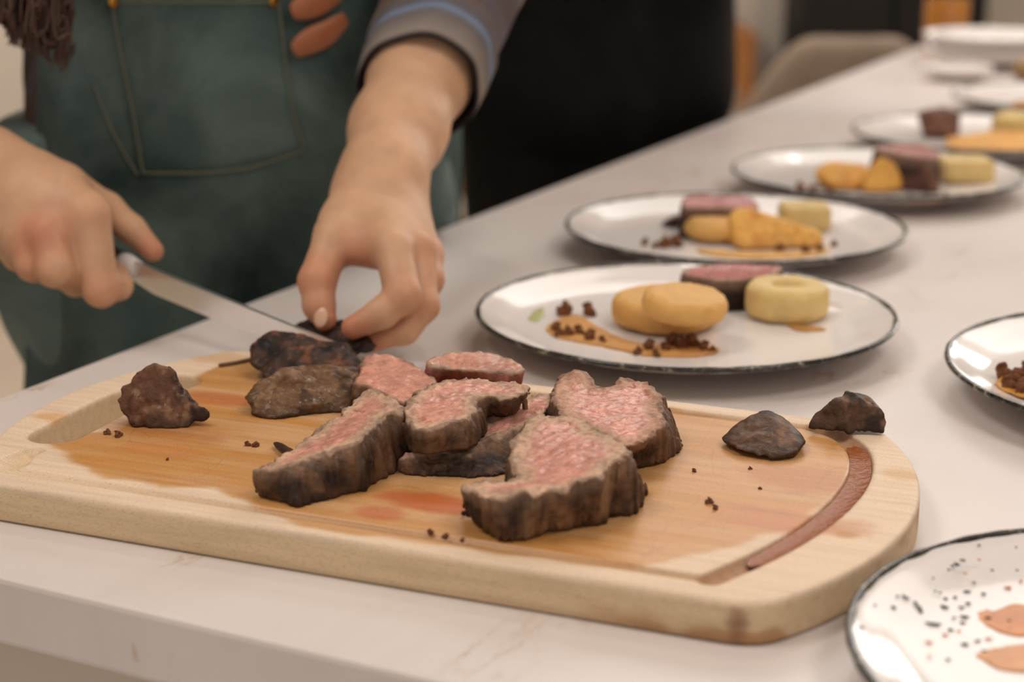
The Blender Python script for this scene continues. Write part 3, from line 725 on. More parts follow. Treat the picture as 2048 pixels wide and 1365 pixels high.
# plate 2
m2 = slice_mesh('beef_portion', [(1366,397,.038),(1390,390,.038),(1440,392,.038),(1500,394,.038),(1515,415,.034),(1480,420,.034),(1430,416,.034),(1368,414,.035)], HP, h=.0016, seed=10, rare=(176, 92, 82), crust=(66, 36, 34), pink_d=.003, rough=.5)
tag(m2, 'dark red beef portion at left on the second plate', 'beef slice', 'beef portions on the plates')
m2b = lump('beef_scrap', [gp_([(1318,450,.009),(1370,452,.009),(1380,430,.009),(1345,430,.009),(1366,432,.020),(1340,440,.016)])], seed=12, shrink=0, amp=.2, base=HP, cols=((96, 60, 46), (70, 40, 34), (120, 80, 60)), h=.0014)
tag(m2b, 'flat brown scrap of beef left of the second plate portion', 'beef slice')
puck_px(1428, 478, .026, .019, .007, OR, 'rounded orange squash piece at left on the second plate', 'squash_round', 'squash', g_sq, seed=5, h=.0016)
q = [W(1455,430,1.37), W(1480,408,1.375), W(1500,412,1.375), W(1560,445,1.37), W(1640,462,1.36)] + gp_([(1450,485,HP),(1480,502,HP),(1640,498,HP),(1650,480,HP),(1560,500,HP)]) + [W(1500,440,1.41)]
sq2 = lump('squash_round', [q], seed=7, amp=.4, base=HP, cols=((218, 162, 78), (206, 140, 60), (224, 178, 96)), mat=FOOD, k=.006, h=.0016)
tag(sq2, 'peaked orange squash piece leaning at centre of the second plate', 'squash', g_sq)
puck_px(1607, 458, .021, .022, .003, YE * .9, 'pale yellow potato block at the right of the second plate', 'potato_round', 'potato', g_po, seed=8, sq=1, h=.0016)
# plate 3
q = [W(1625,345,1.62), W(1650,322,1.63), W(1725,322,1.63), W(1748,350,1.62)] + gp_([(1640,372,HP),(1690,386,HP),(1760,380,HP),(1755,365,HP),(1650,360,HP)])
tag(lump('squash_round', [q], seed=9, amp=.4, base=HP, cols=((218, 160, 74), (206, 140, 60), (224, 176, 92)), mat=FOOD, k=.008, h=.0018), 'low orange squash piece at left of the third plate', 'squash', g_sq)
q = [W(1740,330,1.61), W(1765,306,1.615), W(1797,305,1.615), W(1806,340,1.61)] + gp_([(1720,388,HP),(1800,386,HP),(1805,370,HP),(1730,368,HP)])
tag(lump('squash_round', [q], seed=10, amp=.4, base=HP, cols=((218, 160, 74), (206, 140, 60), (224, 176, 92)), mat=FOOD, k=.008, h=.0018), 'upright orange squash piece beside the third plate beef', 'squash', g_sq)
m3 = slice_mesh('beef_portion', [(1745,296,.046),(1770,290,.047),(1830,288,.046),(1872,300,.044),(1876,318,.041),(1820,314,.041),(1760,303,.044)], HP, h=.0018, seed=11, rare=(172, 98, 86), crust=(98, 66, 58), pink_d=.003, rough=.5)
tag(m3, 'brown beef portion behind the squash on the third plate', 'beef slice', 'beef portions on the plates')
puck_px(1927, 362, .025, .023, .003, YE, 'square pale potato piece at the right of the third plate', 'potato_round', 'potato', g_po, seed=11, sq=1, h=.0018)
# plate 4
q = [W(1832,222,1.93), W(1855,218,1.94), W(1890,212,1.94), W(1922,226,1.93)] + gp_([(1850,276,HP),(1915,280,HP),(1912,265,HP),(1850,268,HP)])
tag(lump('beef_portion', [q], seed=13, amp=.5, base=HP, cols=((122, 84, 66), (96, 58, 50), (150, 104, 86)), h=.002, k=.003), 'upright brown beef portion on the fourth plate', 'beef slice', 'beef portions on the plates')
q = [W(1890,275,1.87), W(1950,262,1.87), W(2060,258,1.87)] + gp_([(1890,305,HP),(1950,316,HP),(2070,316,HP),(2080,296,HP),(1900,292,HP)])
tag(lump('squash_round', [q], seed=14, amp=.4, base=HP, cols=((222, 160, 70), (208, 140, 56), (226, 176, 92)), mat=FOOD, k=.006, h=.002), 'long orange squash piece on the fourth plate', 'squash', g_sq)
puck_px(2032, 283, .028, .032, .006, YE, 'yellow potato round behind the squash on the fourth plate', 'potato_round', 'potato', g_po, seed=15, h=.002)
tag(lump('squash_round', [[W(2025,203,2.12), W(2080,198,2.12)] + gp_([(2020,224,HP),(2090,228,HP),(2090,215,HP),(2030,214,HP)])], seed=16, amp=.3, base=HP, cols=((214, 150, 80), (200, 130, 60), (220, 170, 92)), mat=FOOD, k=.006, h=.002), 'orange squash piece on the farthest plate', 'squash', g_sq)

# sauces: thin pools following the plate surface
SAU = m_attr('orange_sauce', .34, .1, spec=.25, bs=200)
def pool(name, pts, h0, c, label, thick=.0011, cat='sauce', seed=0, edge=.003):
    w = np.array([G(p[0], p[1], h0)[:2] for p in pts]); s_ = catmull(w, 4, True); lo = s_.min(0) - .004; hi = s_.max(0) + .004
    zc = T + h0
    def f(P):
        d = sd_poly(P[0], P[1], s_) + .0016 * fbm(P[0]*180+seed, P[1]*180, P[2]*0, 3)
        return smax(d * .6, np.abs(P[2] - zc) - thick + .0003 * fbm(P[0]*200, P[1]*200, P[2]*0+seed, 2), thick)
    V, Q = nets(f, (lo[0], lo[1], zc - .003), (hi[0], hi[1], zc + .003), .001)
    n1 = fbm(V[:,0]*120+seed, V[:,1]*120, V[:,2]*0, 3)[:, None]; c = np.array(c)
    o = base_origin(mesh_np(name, V, Q, SAU, col=np.clip(c * (1 + .25 * n1), 0, 1))); return tag(o, label, cat)
pool('sauce_smear', [(1098,650),(1150,632),(1190,650),(1230,672),(1290,690),(1400,690),(1440,700),(1400,712),(1300,712),(1240,700),(1180,688),(1105,674)], .0093, sc(204, 148, 84), 'orange sauce smear under the crumbs of the nearest full plate')
pool('sauce_smear', [(1395,500),(1480,505),(1600,503),(1655,498),(1640,510),(1540,517),(1440,513)], .0093, sc(212, 158, 84), 'orange sauce along the front of the second plate', seed=2)
pool('sauce_smear', [(1590,375),(1640,385),(1720,394),(1830,396),(1900,402),(1840,408),(1740,404),(1640,392)], .0093, sc(206, 146, 76), 'orange sauce line along the front of the third plate', seed=3)
pool('sauce_smear', [(1990,770),(2020,745),(2080,735),(2120,760),(2090,800),(2030,790)], .0128, sc(216, 150, 70), 'yellow sauce on the plate cut off at right', seed=4)
pool('sauce_smear', [(1576,650),(1640,655),(1648,662),(1600,662)], .0092, sc(190, 140, 80), 'small brown sauce spot by the dented potato round', seed=5, thick=.0008)
pool('oil_spot', [(1055,622),(1078,612),(1090,628),(1075,644),(1055,640)], .0098, sc(176, 176, 120), 'pale green oil spot at the left of the nearest full plate', seed=6, thick=.0007)

# granola-like crumbs: a few chunks as things, the loose scatter as stuff
f = lambda P: np.sqrt(P[0]**2 + (P[1]*1.25)**2 + (P[2] - .004)**2) - .0052 + .0050 * fbm(P[0]*200, P[1]*200, P[2]*200, 3)
V, Q = nets(f, (-.009, -.009, -.004), (.009, .009, .012), .0007)
ch = mesh_np('granola_chunk', V, Q, MEAT, col=np.clip(sc(128, 80, 48) * (1 + .5 * fbm(V[:,0]*200, V[:,1]*200, V[:,2]*200)[:, None]), 0, 1))
chunks = [(1,1130,628,.95,.010,'left of the two raised brown crumbs at the left of the nearest full plate'),(1,1177,628,.9,.010,'right of the two raised brown crumbs at the left of the nearest full plate'),
          (1,1112,662,.7,0,''),(1,1135,672,.75,0,''),(1,1158,668,.7,0,''),(1,1180,680,.8,0,''),(1,1120,672,.6,0,''),(1,1205,684,.5,0,''),
          (1,1345,690,.85,0,''),(1,1365,694,.8,0,''),(1,1385,692,.9,0,''),(1,1408,700,.7,0,''),(1,1425,703,.45,0,''),(1,1330,700,.6,0,''),(1,1298,699,.75,0,''),(1,1276,706,.5,0,''),(1,1312,710,.45,0,''),
          (2,1290,488,.6,0,''),(2,1330,492,.9,0,''),(2,1352,490,.9,0,''),(2,1310,494,.5,0,''),(2,1560,502,.7,0,''),(2,1610,505,.7,0,''),(2,1640,502,.6,0,''),(2,1668,490,.5,0,''),
          (3,1600,378,.8,0,''),(3,1625,382,.7,0,''),(3,1660,388,.7,0,''),(3,1820,398,.6,0,''),(3,1850,402,.7,0,''),(3,1890,404,.9,0,''),
          (6,2005,752,.9,0,''),(6,2030,768,1.0,0,''),(6,2050,752,.9,0,''),(6,2015,775,.8,0,''),(6,2044,784,.9,0,''),(6,2070,770,1.,0,'')]
where = {1: 'brown crumb in the orange sauce of the nearest full plate', 2: 'brown crumb along the front of the second plate', 3: 'brown crumb along the front of the third plate', 6: 'brown crumb on the plate cut off at right'}
def where_(p, px, py):
    if p == 1: return 'brown crumb in the left cluster of the nearest full plate, on orange sauce' if px < 1230 else ('brown crumb in front of the upper mustard round on the nearest full plate' if px > 1322 else 'brown crumb in front of the lower mustard round on the nearest full plate')
    if p == 2: return 'brown crumb left of the orange squash on the second plate' if px < 1400 else ('lone brown crumb at the right end of the second plate sauce' if px > 1660 else 'brown crumb in front of the squash on the second plate')
    if p == 3: return 'brown crumb at the left of the squash on the third plate' if px < 1700 else 'brown crumb in front of the beef on the third plate'
    return 'brown crumb in the yellow sauce on the plate cut off at right'
for i, (pl_, px, py, s_, up, lab) in enumerate(chunks):
    o = ch if i == 0 else ch.copy()
    if i: C.objects.link(o)
    hz = .0098 if pl_ != 6 else .0135; p = G(px, py, hz)
    o.location = (p[0], p[1], T + hz - .0012); o.rotation_euler = (0, 0, i * 2.1); o.scale = (s_,) * 3
    tag(o, lab or where_(pl_, px, py), 'crumb', where_(pl_, px, py).replace('brown crumb', 'brown crumbs') if not lab else None)

# spatter on the bottom right plate
def pane_h(r, k=1.): return float(np.interp(r, [0, .03*k, .07*k, .095*k, .112*k, .125*k, .134*k], [.008, .008, .0084, .0092, .0115, .0165, .020]))
K7 = .1265 / .139
def on7(px, py):
    h_ = .009
    for _ in range(4):
        p = G(px, py, h_); r = math.hypot(p[0] - .255, p[1] - .593); h_ = pane_h(r, K7)
    return p, r
BD = simple('black_drops', srgb(52, 50, 44), .2, .1, 100, 0); OD = simple('orange_drops', srgb(222, 150, 110), .25, .12, 60, 0)
SPEC = {('black_drop', 1867): 'long horizontal black bar-shaped drop on the spattered plate', ('black_drop', 1811): 'elongated black drop at upper left of the spatter, above the chain of drops', ('black_drop', 1787): 'round black drop nearest the left rim of the spattered plate',
        ('black_drop', 1838): 'middle drop in the slanting black chain left of centre on the spattered plate', ('black_drop', 1831): 'top drop of the slanting black chain on the spattered plate', ('black_drop', 1842): 'bottom drop of the slanting black chain on the spattered plate',
        ('black_drop', 1889): 'oval black drop just left of the large orange patch', ('black_drop', 1913): 'largest drop in the small black row near the top of the spattered plate', ('black_drop', 1929): 'flat oval black drop at the left tip of the large orange patch',
        ('black_drop', 1930): 'oval black drop above the lower orange patch', ('black_drop', 1722): 'thin black streak touching the left rim of the spattered plate', ('orange_drop', 1858): 'orange drop below the black bar-shaped drop', ('orange_drop', 2016): 'largest orange drop, above the upper orange patch',
        ('orange_drop', 1859): 'orange drop lowest at the left of the spattered plate', ('orange_drop', 1977): 'orange streak between the two orange patches'}
def drops(name, L, mat, label, grp):
    src = None
    for i, (px, py, a, b, rz) in enumerate(L):
        p, r = on7(px, py)
        V, Q = lathe([(0, .0006), (.5, .0005), (.85, .00035), (1, 0), (0, -.0002)], 14)
        V = V * np.array([1, 1, 1]); n_ = 1 + .18 * np.sin(3 * np.arctan2(V[:,1], V[:,0]) + i) + .1 * np.sin(5 * np.arctan2(V[:,1], V[:,0]) + 2*i)
        V[:, 0] *= a * n_; V[:, 1] *= b * n_
        o = mesh_np(name, V, Q, mat); o.location = p + np.array([0, 0, .0003]); 
        e = .0012; sl_ = (pane_h(r + e, K7) - pane_h(r - e, K7)) / (2 * e); th = math.atan2(p[1] - .593, p[0] - .255)
        o.rotation_euler = (Matrix.Rotation(th, 3, 'Z') @ Matrix.Rotation(-math.atan(sl_), 3, 'Y') @ Matrix.Rotation(-th + rz, 3, 'Z')).to_euler()
        tag(o, SPEC.get((name, px), label), 'sauce drop', grp)
bl = [(1811,1197,.0018,.0009,-.5),(1795,1195,.0008,.0005,0),(1787,1217,.0012,.0009,0),(1831,1208,.0012,.0008,-.6),(1838,1217,.0016,.001,-.8),(1842,1225,.0011,.0008,-.6),(1867,1250,.0034,.0010,0),(1889,1216,.0018,.0010,-.3),
      (1913,1131,.0013,.0012,.3),(1905,1134,.0009,.0007,0),(1897,1142,.0008,.0005,0),(1925,1123,.0015,.0008,.2),(1870,1185,.0007,.0005,0),(1880,1188,.0007,.0005,0),(1891,1200,.001,.0006,0),(1910,1197,.001,.0006,0),(1934,1185,.0018,.0007,.2),
      (1936,1209,.0013,.0008,0),(1923,1217,.0013,.0007,0),(1929,1236,.0020,.0009,0),(1925,1248,.0014,.0006,0),(1901,1262,.0013,.0008,0),(1908,1238,.0011,.0005,0),(1955,1284,.0016,.0006,.3),(1930,1291,.0017,.0010,0),(1969,1305,.0013,.0007,0),
      (1896,1322,.0011,.0006,0),(1984,1143,.0008,.0006,0),(1967,1190,.0012,.0007,0),(1976,1238,.0015,.0008,0),(2020,1260,.0008,.0008,0),(2018,1245,.0009,.0006,0),(1948,1168,.0008,.0006,0),(2034,1143,.0007,.0005,0),(1866,1159,.0006,.0004,0),(1722,1257,.0014,.0005,-.7),(2032,1097,.0006,.0004,0),(1958,1093,.0008,.0005,0),(1750,1213,.0006,.0005,0)]
drops('black_drop', bl, BD, 'tiny black fleck of sauce on the spattered plate', 'black sauce drops on the spattered plate')
orr = [(1858,1287,.0016,.0008,0),(1890,1272,.0012,.0008,0),(1930,1149,.0009,.0008,0),(1859,1315,.0009,.0006,0),(1918,1265,.001,.0005,0),(2016,1177,.0018,.0010,.2),(2042,1164,.0008,.0009,0),(1958,1122,.0009,.0005,0),(1977,1280,.0018,.0006,.2)]
drops('orange_drop', orr, OD, 'tiny orange fleck of sauce on the spattered plate', 'orange sauce drops on the spattered plate')
pool('sauce_smear', [(1908,1208),(1940,1200),(1985,1224),(2020,1210),(2060,1215),(2090,1250),(2040,1272),(1990,1262),(1960,1245),(1925,1222)], .0088, sc(214, 140, 92), 'larger upper orange sauce patch on the spattered plate', seed=8, thick=.0004)
pool('sauce_smear', [(1955,1312),(1990,1298),(2060,1290),(2090,1320),(2050,1345),(1990,1335)], .0088, sc(218, 152, 104), 'lower orange sauce patch on the spattered plate', seed=9, thick=.0004)

# ------------------------------------------------------------------ knife
kh = W(246, 514, 1.125); kt = W(690, 694, .984)
kn = thing('kitchen_knife', 'steel kitchen knife held in the right hand, tip in the roast', 'knife', tuple(kh))
ax_ = kt - kh; KL = np.linalg.norm(ax_); ax_ = ax_ / KL
dn = np.array([0, .30, -1.]); dn = dn - ax_ * (dn @ ax_); dn /= np.linalg.norm(dn); sd_ = np.cross(ax_, dn)
VV = []; n = 40; hts = []
for i in range(n + 1):
    t = i / n; p = kh + ax_ * KL * t
    hgt = .0195 * (1 - .02 * t) * (1 - max(0, (t - .45) / .55) ** 2.2) + .0008
    hgt *= min(1, .72 + t * 2.2)
    th = .0016 * (1 - .45 * t)
    for (a, b) in ((0, th), (.25, th * .95), (.8, th * .55), (1, .00008), (.8, -th * .55), (.25, -th * .95), (0, -th)):
        VV.append(p + dn * hgt * a + sd_ * b)
QQ = [(i*7+k, i*7+(k+1) % 7, (i+1)*7+(k+1) % 7, (i+1)*7+k) for i in range(n) for k in range(7)]
bl_ = mesh_np('blade', VV, QQ, STEEL, smooth=False)
hpth = [kh - ax_ * .001 + dn * .006, kh - ax_ * .02 + dn * .0065, kh - ax_ * .06 + dn * .007, kh - ax_ * .10 + dn * .007, kh - ax_ * .118 + dn * .009]
hd = mesh_np('handle', *tube(catmull(hpth, 5), [.0085]*4 + [.0095]*8 + [.010]*8 + [.006], 14), BLACKP)
bo = mesh_np('bolster', *tube([kh - ax_ * .004 + dn * .006, kh - ax_ * .003 + dn*.006, kh + ax_ * .004 + dn*.006, kh + ax_ * .013 + dn*.0055, kh + ax_*.014 + dn*.0055], [.001, .0082, .0082, .0062, .001], 14), simple('pale_bolster', srgb(216, 210, 206), .35, .03))
adopt(kn, bl_, hd, bo)

# ------------------------------------------------------------------ people
def body_sdf(prims):
    def f(P):
        d = None
        for pr in prims:
            a, b, r1, r2, k = pr
            e = rcone(P, a, b, r1, r2); d = e if d is None else smin(d, e, k)
        return d
    return f
def bounds(prims, pad=.02):
    A = np.array([np.array(p[0]) - p[2] for p in prims] + [np.array(p[1]) - p[3] for p in prims]); B = np.array([np.array(p[0]) + p[2] for p in prims] + [np.array(p[1]) + p[3] for p in prims])
    return A.min(0) - pad, B.max(0) + pad
def head_prims(c, F, Lt):
    u = np.array([0, 0, 1.]); c = np.array(c)
    return [(c + u*.035 - F*.01, c - u*.005 + F*.005, .078, .072, .01), (c - u*.03 + F*.035, c - u*.075 + F*.045, .052, .032, .03), (c + F*.085 + u*.008, c + F*.099 - u*.018, .009, .012, .012),
            (c + Lt*.075 - u*.0, c + Lt*.08 - u*.025, .012, .009, .008), (c - Lt*.075 - u*.0, c - Lt*.08 - u*.025, .012, .009, .008), (c + F*.083 - u*.047 - Lt*.015, c + F*.083 - u*.047 + Lt*.015, .0075, .0075, .006)]
u3 = np.array([0, 0, 1.])

def hand_colour(V, joints, knuck):
    base = sc(202, 158, 124); red_ = sc(192, 122, 92); x, y, z = V.T
    n1 = fbm(x*45, y*45, z*45, 3)[:, None]; col = base * (1 + .06 * n1)
    for j, r, a in knuck:
        d = np.linalg.norm(V - np.array(j), axis=1); k = (ss(r * 1.5, r * .4, d) * a)[:, None]; col = col * (1 - k) + red_ * k
    return col

def fingers(defs, Z=None):
    pr = []
    for pts in defs:
        for (a, b) in zip(pts[:-1], pts[1:]):
            pr.append((a[0], b[0], a[1], b[1], .003))
    return pr
def w4(px, py, Y, rpx): return (W(px, py, Y), S(rpx, Y))

# --- the cook's left hand (right side of the picture)
wl = [w4(948,-110,1.36,96), w4(844,140,1.258,96), w4(796,262,1.19,87), w4(768,350,1.14,77), w4(756,400,1.115,76)]
LH = []
for a, b in zip(wl[:-1], wl[1:]): LH.append((a[0], b[0], a[1], b[1], .018))
# palm made of metacarpal rays
wr = [w4(735,395,1.13,62), w4(765,400,1.135,62), w4(788,398,1.14,54)]
mc = [w4(786,500,1.045,38), w4(832,498,1.06,36), w4(852,508,1.08,33), w4(845,520,1.10,28)]
ws = [wr[0], wr[1], wr[2], wr[2]]
for a, b in zip(ws, mc): LH.append((a[0], b[0], a[1], b[1], .011))
LH.append((w4(692,450,1.09,46)[0], w4(770,475,1.07,46)[0], S(46,1.09), S(42,1.07), .014))
LH.append((w4(684,492,1.065,36)[0], w4(752,505,1.055,30)[0], S(38,1.065), S(30,1.055), .012))
LH.append((wr[0][0], w4(672,470,1.07,40)[0], S(58,1.13), S(40,1.07), .014))
th_ = [w4(672,470,1.07,40), w4(634,562,1.045,37), w4(638,612,1.036,31), w4(650,640,1.03,24)]
ix = [mc[0], w4(806,592,1.02,36), w4(765,626,1.015,31), w4(706,656,1.012,24)]
md = [mc[1], w4(846,612,1.035,32), w4(808,660,1.03,29), w4(738,684,1.026,23)]
rg = [mc[2], w4(858,560,1.06,29), w4(822,646,1.06,27), w4(742,672,1.055,22)]
pk_ = [mc[3], w4(830,600,1.085,25), w4(780,630,1.085,23), w4(738,655,1.08,19)]
for F_ in (th_, ix, md, rg, pk_):
    for a, b in zip(F_[:-1], F_[1:]): LH.append((a[0], b[0], a[1], b[1], .0045))
def fine(prims, h, knuck, creases=()):
    # body of the hand smooth, fingers only softly joined to each other
    fs = []
    def f(P):
        d = None
        for pr in prims[:-15]:
            e = rcone(P, *pr[:4]); d = e if d is None else smin(d, e, pr[4])
        for i in range(5):
            g = None
            for pr in prims[len(prims)-15+3*i:len(prims)-12+3*i]:
                e = rcone(P, *pr[:4]); g = e if g is None else smin(g, e, .004)
            d = smin(d, g, .0045)
        return d + .00035 * fbm(P[0]*90, P[1]*90, P[2]*90, 2)
    lo, hi = bounds(prims, .006)
    V, Q = nets(f, lo, hi, h)
    return V, Q, hand_colour(V, None, knuck)
kn1 = [(th_[1][0], .018, .7), (th_[3][0], .014, .8), (ix[3][0], .014, .8), (ix[1][0], .014, .5), (md[1][0], .014, .5), (md[3][0], .014, .7), (W(735,520,1.06), .02, .8), (W(870,520,1.06), .02, .4)]
Vl, Ql, Cl = fine(LH, .0018, kn1)
# --- the cook's right hand (left side of the picture)
RHp = []
wr_ = [w4(-330,235,1.33,150), w4(-150,290,1.22,115), w4(-45,345,1.16,88)]
for a, b in zip(wr_[:-1], wr_[1:]): RHp.append((a[0], b[0], a[1], b[1], .02))
wa = w4(-25,330,1.155,66); wb_ = w4(-30,390,1.15,70)
m2_ = [w4(172,430,1.098,46), w4(100,470,1.09,44), w4(52,485,1.095,40), w4(22,480,1.115,34)]
for a, b in zip((wa, wb_, wb_, wb_), m2_): RHp.append((a[0], b[0], a[1], b[1], .012))
RHp.append((wa[0], w4(128,378,1.13,50)[0], wa[1], S(48,1.13), .014))
RHp.append((w4(60,400,1.12,70)[0], w4(140,430,1.11,52)[0], S(76,1.12), S(52,1.11), .014))
tr = [w4(128,378,1.135,48), w4(212,418,1.150,33), w4(262,458,1.150,28), w4(305,502,1.146,22)]
ir = [m2_[0], w4(202,578,1.085,36), w4(236,572,1.10,28), w4(236,545,1.12,24)]
mr = [m2_[1], w4(110,538,1.075,36), w4(152,562,1.10,30), w4(185,540,1.125,25)]
rr_ = [m2_[2], w4(66,530,1.085,33), w4(105,545,1.11,28), w4(140,520,1.135,24)]
pr_ = [m2_[3], w4(36,512,1.11,29), w4(72,520,1.13,25), w4(100,500,1.15,21)]
for F_ in (tr, ir, mr, rr_, pr_):
    for a, b in zip(F_[:-1], F_[1:]): RHp.append((a[0], b[0], a[1], b[1], .0045))
kn2 = [(m2_[1][0], .02, .7), (W(70,505,1.08), .02, .5), (tr[3][0], .014, .7), (ir[1][0], .014, .6), (m2_[0][0], .015, .3)]
Vr, Qr, Cr = fine(RHp, .0018, kn2)

# --- torso, legs, head of the cook
CF = np.array([.69, -.724, 0]); CL = np.array([.724, .69, 0]); CC = np.array([-.235, 1.455, 0])
def P3(l, f, z, c=CC): return c + CL * l + CF * f + u3 * z
hd_c = P3(0, .13, 1.50)
shL, shR = P3(.165, .03, 1.33), P3(-.165, .03, 1.33)
elL, elR = W(940,-110,1.36), W(-330,235,1.33)
torso = [(P3(.075, 0, .93), P3(.07, .02, 1.22), .10, .095, .05), (P3(-.075, 0, .93), P3(-.07, .02, 1.22), .10, .095, .05), (shL, shR, .055, .055, .05),
         (P3(.08, 0, .88), P3(.09, 0, .48), .088, .058, .03), (P3(-.08, 0, .88), P3(-.09, 0, .48), .088, .058, .03), (P3(.09, 0, .48), P3(.09, -.02, .10), .056, .04, .02), (P3(-.09, 0, .48), P3(-.09, -.02, .10), .056, .04, .02),
         (P3(.09, -.02, .06), P3(.10, .13, .03), .036, .024, .02), (P3(-.09, -.02, .06), P3(-.10, .13, .03), .036, .024, .02),
         (P3(0, .05, 1.34), P3(0, .10, 1.44), .05, .048, .03), (shL, elL, .045, .036, .02), (shR, elR, .045, .038, .02)] + head_prims(hd_c, CF, CL)
V1, Q1 = nets(body_sdf(torso), *bounds(torso, .03), .009)
V, Q = joinVQ([(V1, Q1), (Vl, Ql), (Vr, Qr)])
col = np.concatenate([np.tile(sc(202, 158, 124), (len(V1), 1)), Cl, Cr])
cook = thing('person', 'cook in a dark teal apron and plaid shirt slicing the roast with a knife', 'person', (CC[0], CC[1], 0))
bo_ = mesh_np('body', V, Q, SKIN, col=col); adopt(cook, bo_)
# face details, nails
def ell(name, c, a, b, n_, mat, parent, up=None):
    n_ = np.array(n_, float); n_ /= np.linalg.norm(n_); t = np.cross(n_, up if up is not None else u3); t /= np.linalg.norm(t); w = np.cross(t, n_)
    V, Q = lathe([(0, .0009), (.5, .0008), (.85, .0005), (1, -.0003), (0, -.0012)], 16)
    V = c + V[:, :1] * a * t + V[:, 1:2] * b * w + V[:, 2:3] * n_
    o = mesh_np(name, V, Q, mat); adopt(parent, o); return o
view = lambda px, py: -ray(px, py) / np.linalg.norm(ray(px, py))
tipc = W(641, 642, 1.03) ; nv = view(641, 640) + np.array([-.35, 0, .2]); nv /= np.linalg.norm(nv)
ell('fingernail', th_[3][0] + nv * (S(24, 1.03) - .0006) + nv * .0010, .0048, .0068, nv, NAIL, cook)
EYE = simple('eye', srgb(230, 226, 220), .2, .02, 50, 0)
IRIS = simple('iris', srgb(70, 48, 34), .2, .05, 50, 0); LIP = simple('lips', srgb(176, 102, 88), .4, .05, 50, 0)
ell('mouth', hd_c + CF * .0905 - u3 * .047, .022, .006, CF, LIP, cook)
for s_ in (-1, 1): ell('eye', hd_c + CL * .032 * s_ + CF * .073 + u3 * .006, .012, .006, CF, EYE, cook), ell('iris', hd_c + CL * .032 * s_ + CF * .0742 + u3 * .006, .0052, .0052, CF, IRIS, cook), ell('eyebrow', hd_c + CL * .034 * s_ + CF * .0745 + u3 * .026, .017, .003, CF, HAIR, cook)
# shirt
def cut(P, c, n_): return (P[0]-c[0])*n_[0] + (P[1]-c[1])*n_[1] + (P[2]-c[2])*n_[2]
dL = wl[1][0] - elL; dL /= np.linalg.norm(dL); dR = wr_[1][0] - elR; dR /= np.linalg.norm(dR)
cufL = wl[1][0] - dL * .012; cufR = wr_[1][0] - dR * .03
tor2 = [(a, b, r1 + .012, r2 + .012, k) for a, b, r1, r2, k in torso[:3]]
slv = [(shL, elL, .062, .052, .03), (elL, cufL, .052, .046, .02)], [(shR, elR, .062, .054, .03), (elR, cufR, .054, .046, .02)]
def shirt_f(P):
    d = body_sdf(tor2)(P); d = smax(d, .97 - P[2], .01)
    for s2, c_, n_ in ((slv[0], cufL, dL), (slv[1], cufR, dR)):
        e = smin(rcone(P, *s2[0][:4]), rcone(P, *s2[1][:4]), .02); e = smax(e, cut(P, c_, n_), .004); d = smin(d, e, .03)
    d = d + .004 * fbm(P[0]*14, P[1]*14, P[2]*14, 3)
    return d
V, Q = nets(shirt_f, *bounds(tor2 + slv[0] + slv[1], .03), .007)
def plaid(V, o, ax1, ax2):
    a = (V - o) @ ax1; b = (V - o) @ ax2
    base = sc(108, 88, 80); col = np.tile(base, (len(V), 1))
    for q, per, wd, c, k in ((a, .075, .005, sc(104, 118, 140), .4), (a + .02, .075, .014, sc(78, 62, 58), .6), (b, .07, .010, sc(88, 80, 84), .5), (b + .03, .07, .016, sc(70, 56, 52), .5), (a + .045, .075, .006, sc(150, 140, 128), .5)):
        m = (ss(wd, wd * .5, np.abs((q % per) - per / 2)) * k)[:, None]; col = col * (1 - m) + c * m
    return col
sh = mesh_np('shirt', V, Q, SHIRT, col=plaid(V, cufL, dL, np.cross(dL, u3))); adopt(cook, sh)
# rolled cuffs: open double-walled rings
def cuff(c, d, r0, r1, ln, seed, sq=(1, 1)):
    t = np.cross(d, u3); t /= np.linalg.norm(t); w = np.cross(t, d); n = 64; prof = []
    outer = [(-ln, r0 * .97), (-ln * .85, r0 * 1.03), (-ln*.62, (r0 + r1)/2 * 1.04), (-ln*.55, (r0 + r1)/2 * 1.04), (-ln*.42, (r0 + r1)/2 * 1.035), (-.004, r1 * 1.02), (0, r1 * .99), (0.0, r1 * .94), (-.006, r1 * .93), (-ln * .6, (r0 + r1)/2 * .92), (-ln, r0 * .9)]
    V = []; cols = []
    for i in range(n):
        a = 2 * PI * i / n
        for j, (s_, r) in enumerate(outer):
            rr = r * (1 + .03 * math.sin(3 * a + seed) + .015 * math.sin(7 * a + seed)); ds_ = .012 * math.sin(a + 2.4) 
            V.append(c + d * (s_ + ds_) + t * math.cos(a) * rr * sq[0] + w * math.sin(a) * rr * sq[1])
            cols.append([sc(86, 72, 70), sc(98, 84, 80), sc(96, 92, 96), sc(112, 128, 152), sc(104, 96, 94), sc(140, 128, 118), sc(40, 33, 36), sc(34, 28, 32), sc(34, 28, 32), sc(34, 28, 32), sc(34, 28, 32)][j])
    m = len(outer); Q = [(i*m+j, ((i+1) % n)*m+j, ((i+1) % n)*m+j+1, i*m+j+1) for i in range(n) for j in range(m - 1)]
    o = mesh_np('cuff', np.array(V), np.array(Q)[:, ::-1], SHIRT, col=np.array(cols)); adopt(cook, o); return o
cuff(W(838, 176, 1.235), dL, .0465, .0440, .05, 1.)
cuff(wr_[1][0] - dR * .012, dR, .0535, .052, .045, 2.)
tro = [(a, b, r1 + .012, r2 + .014, k) for a, b, r1, r2, k in torso[3:7]] + [(P3(.092, -.005, .88), P3(.088, 0, 1.0), .122, .118, .05), (P3(-.092, -.005, .88), P3(-.088, 0, 1.0), .122, .118, .05)]
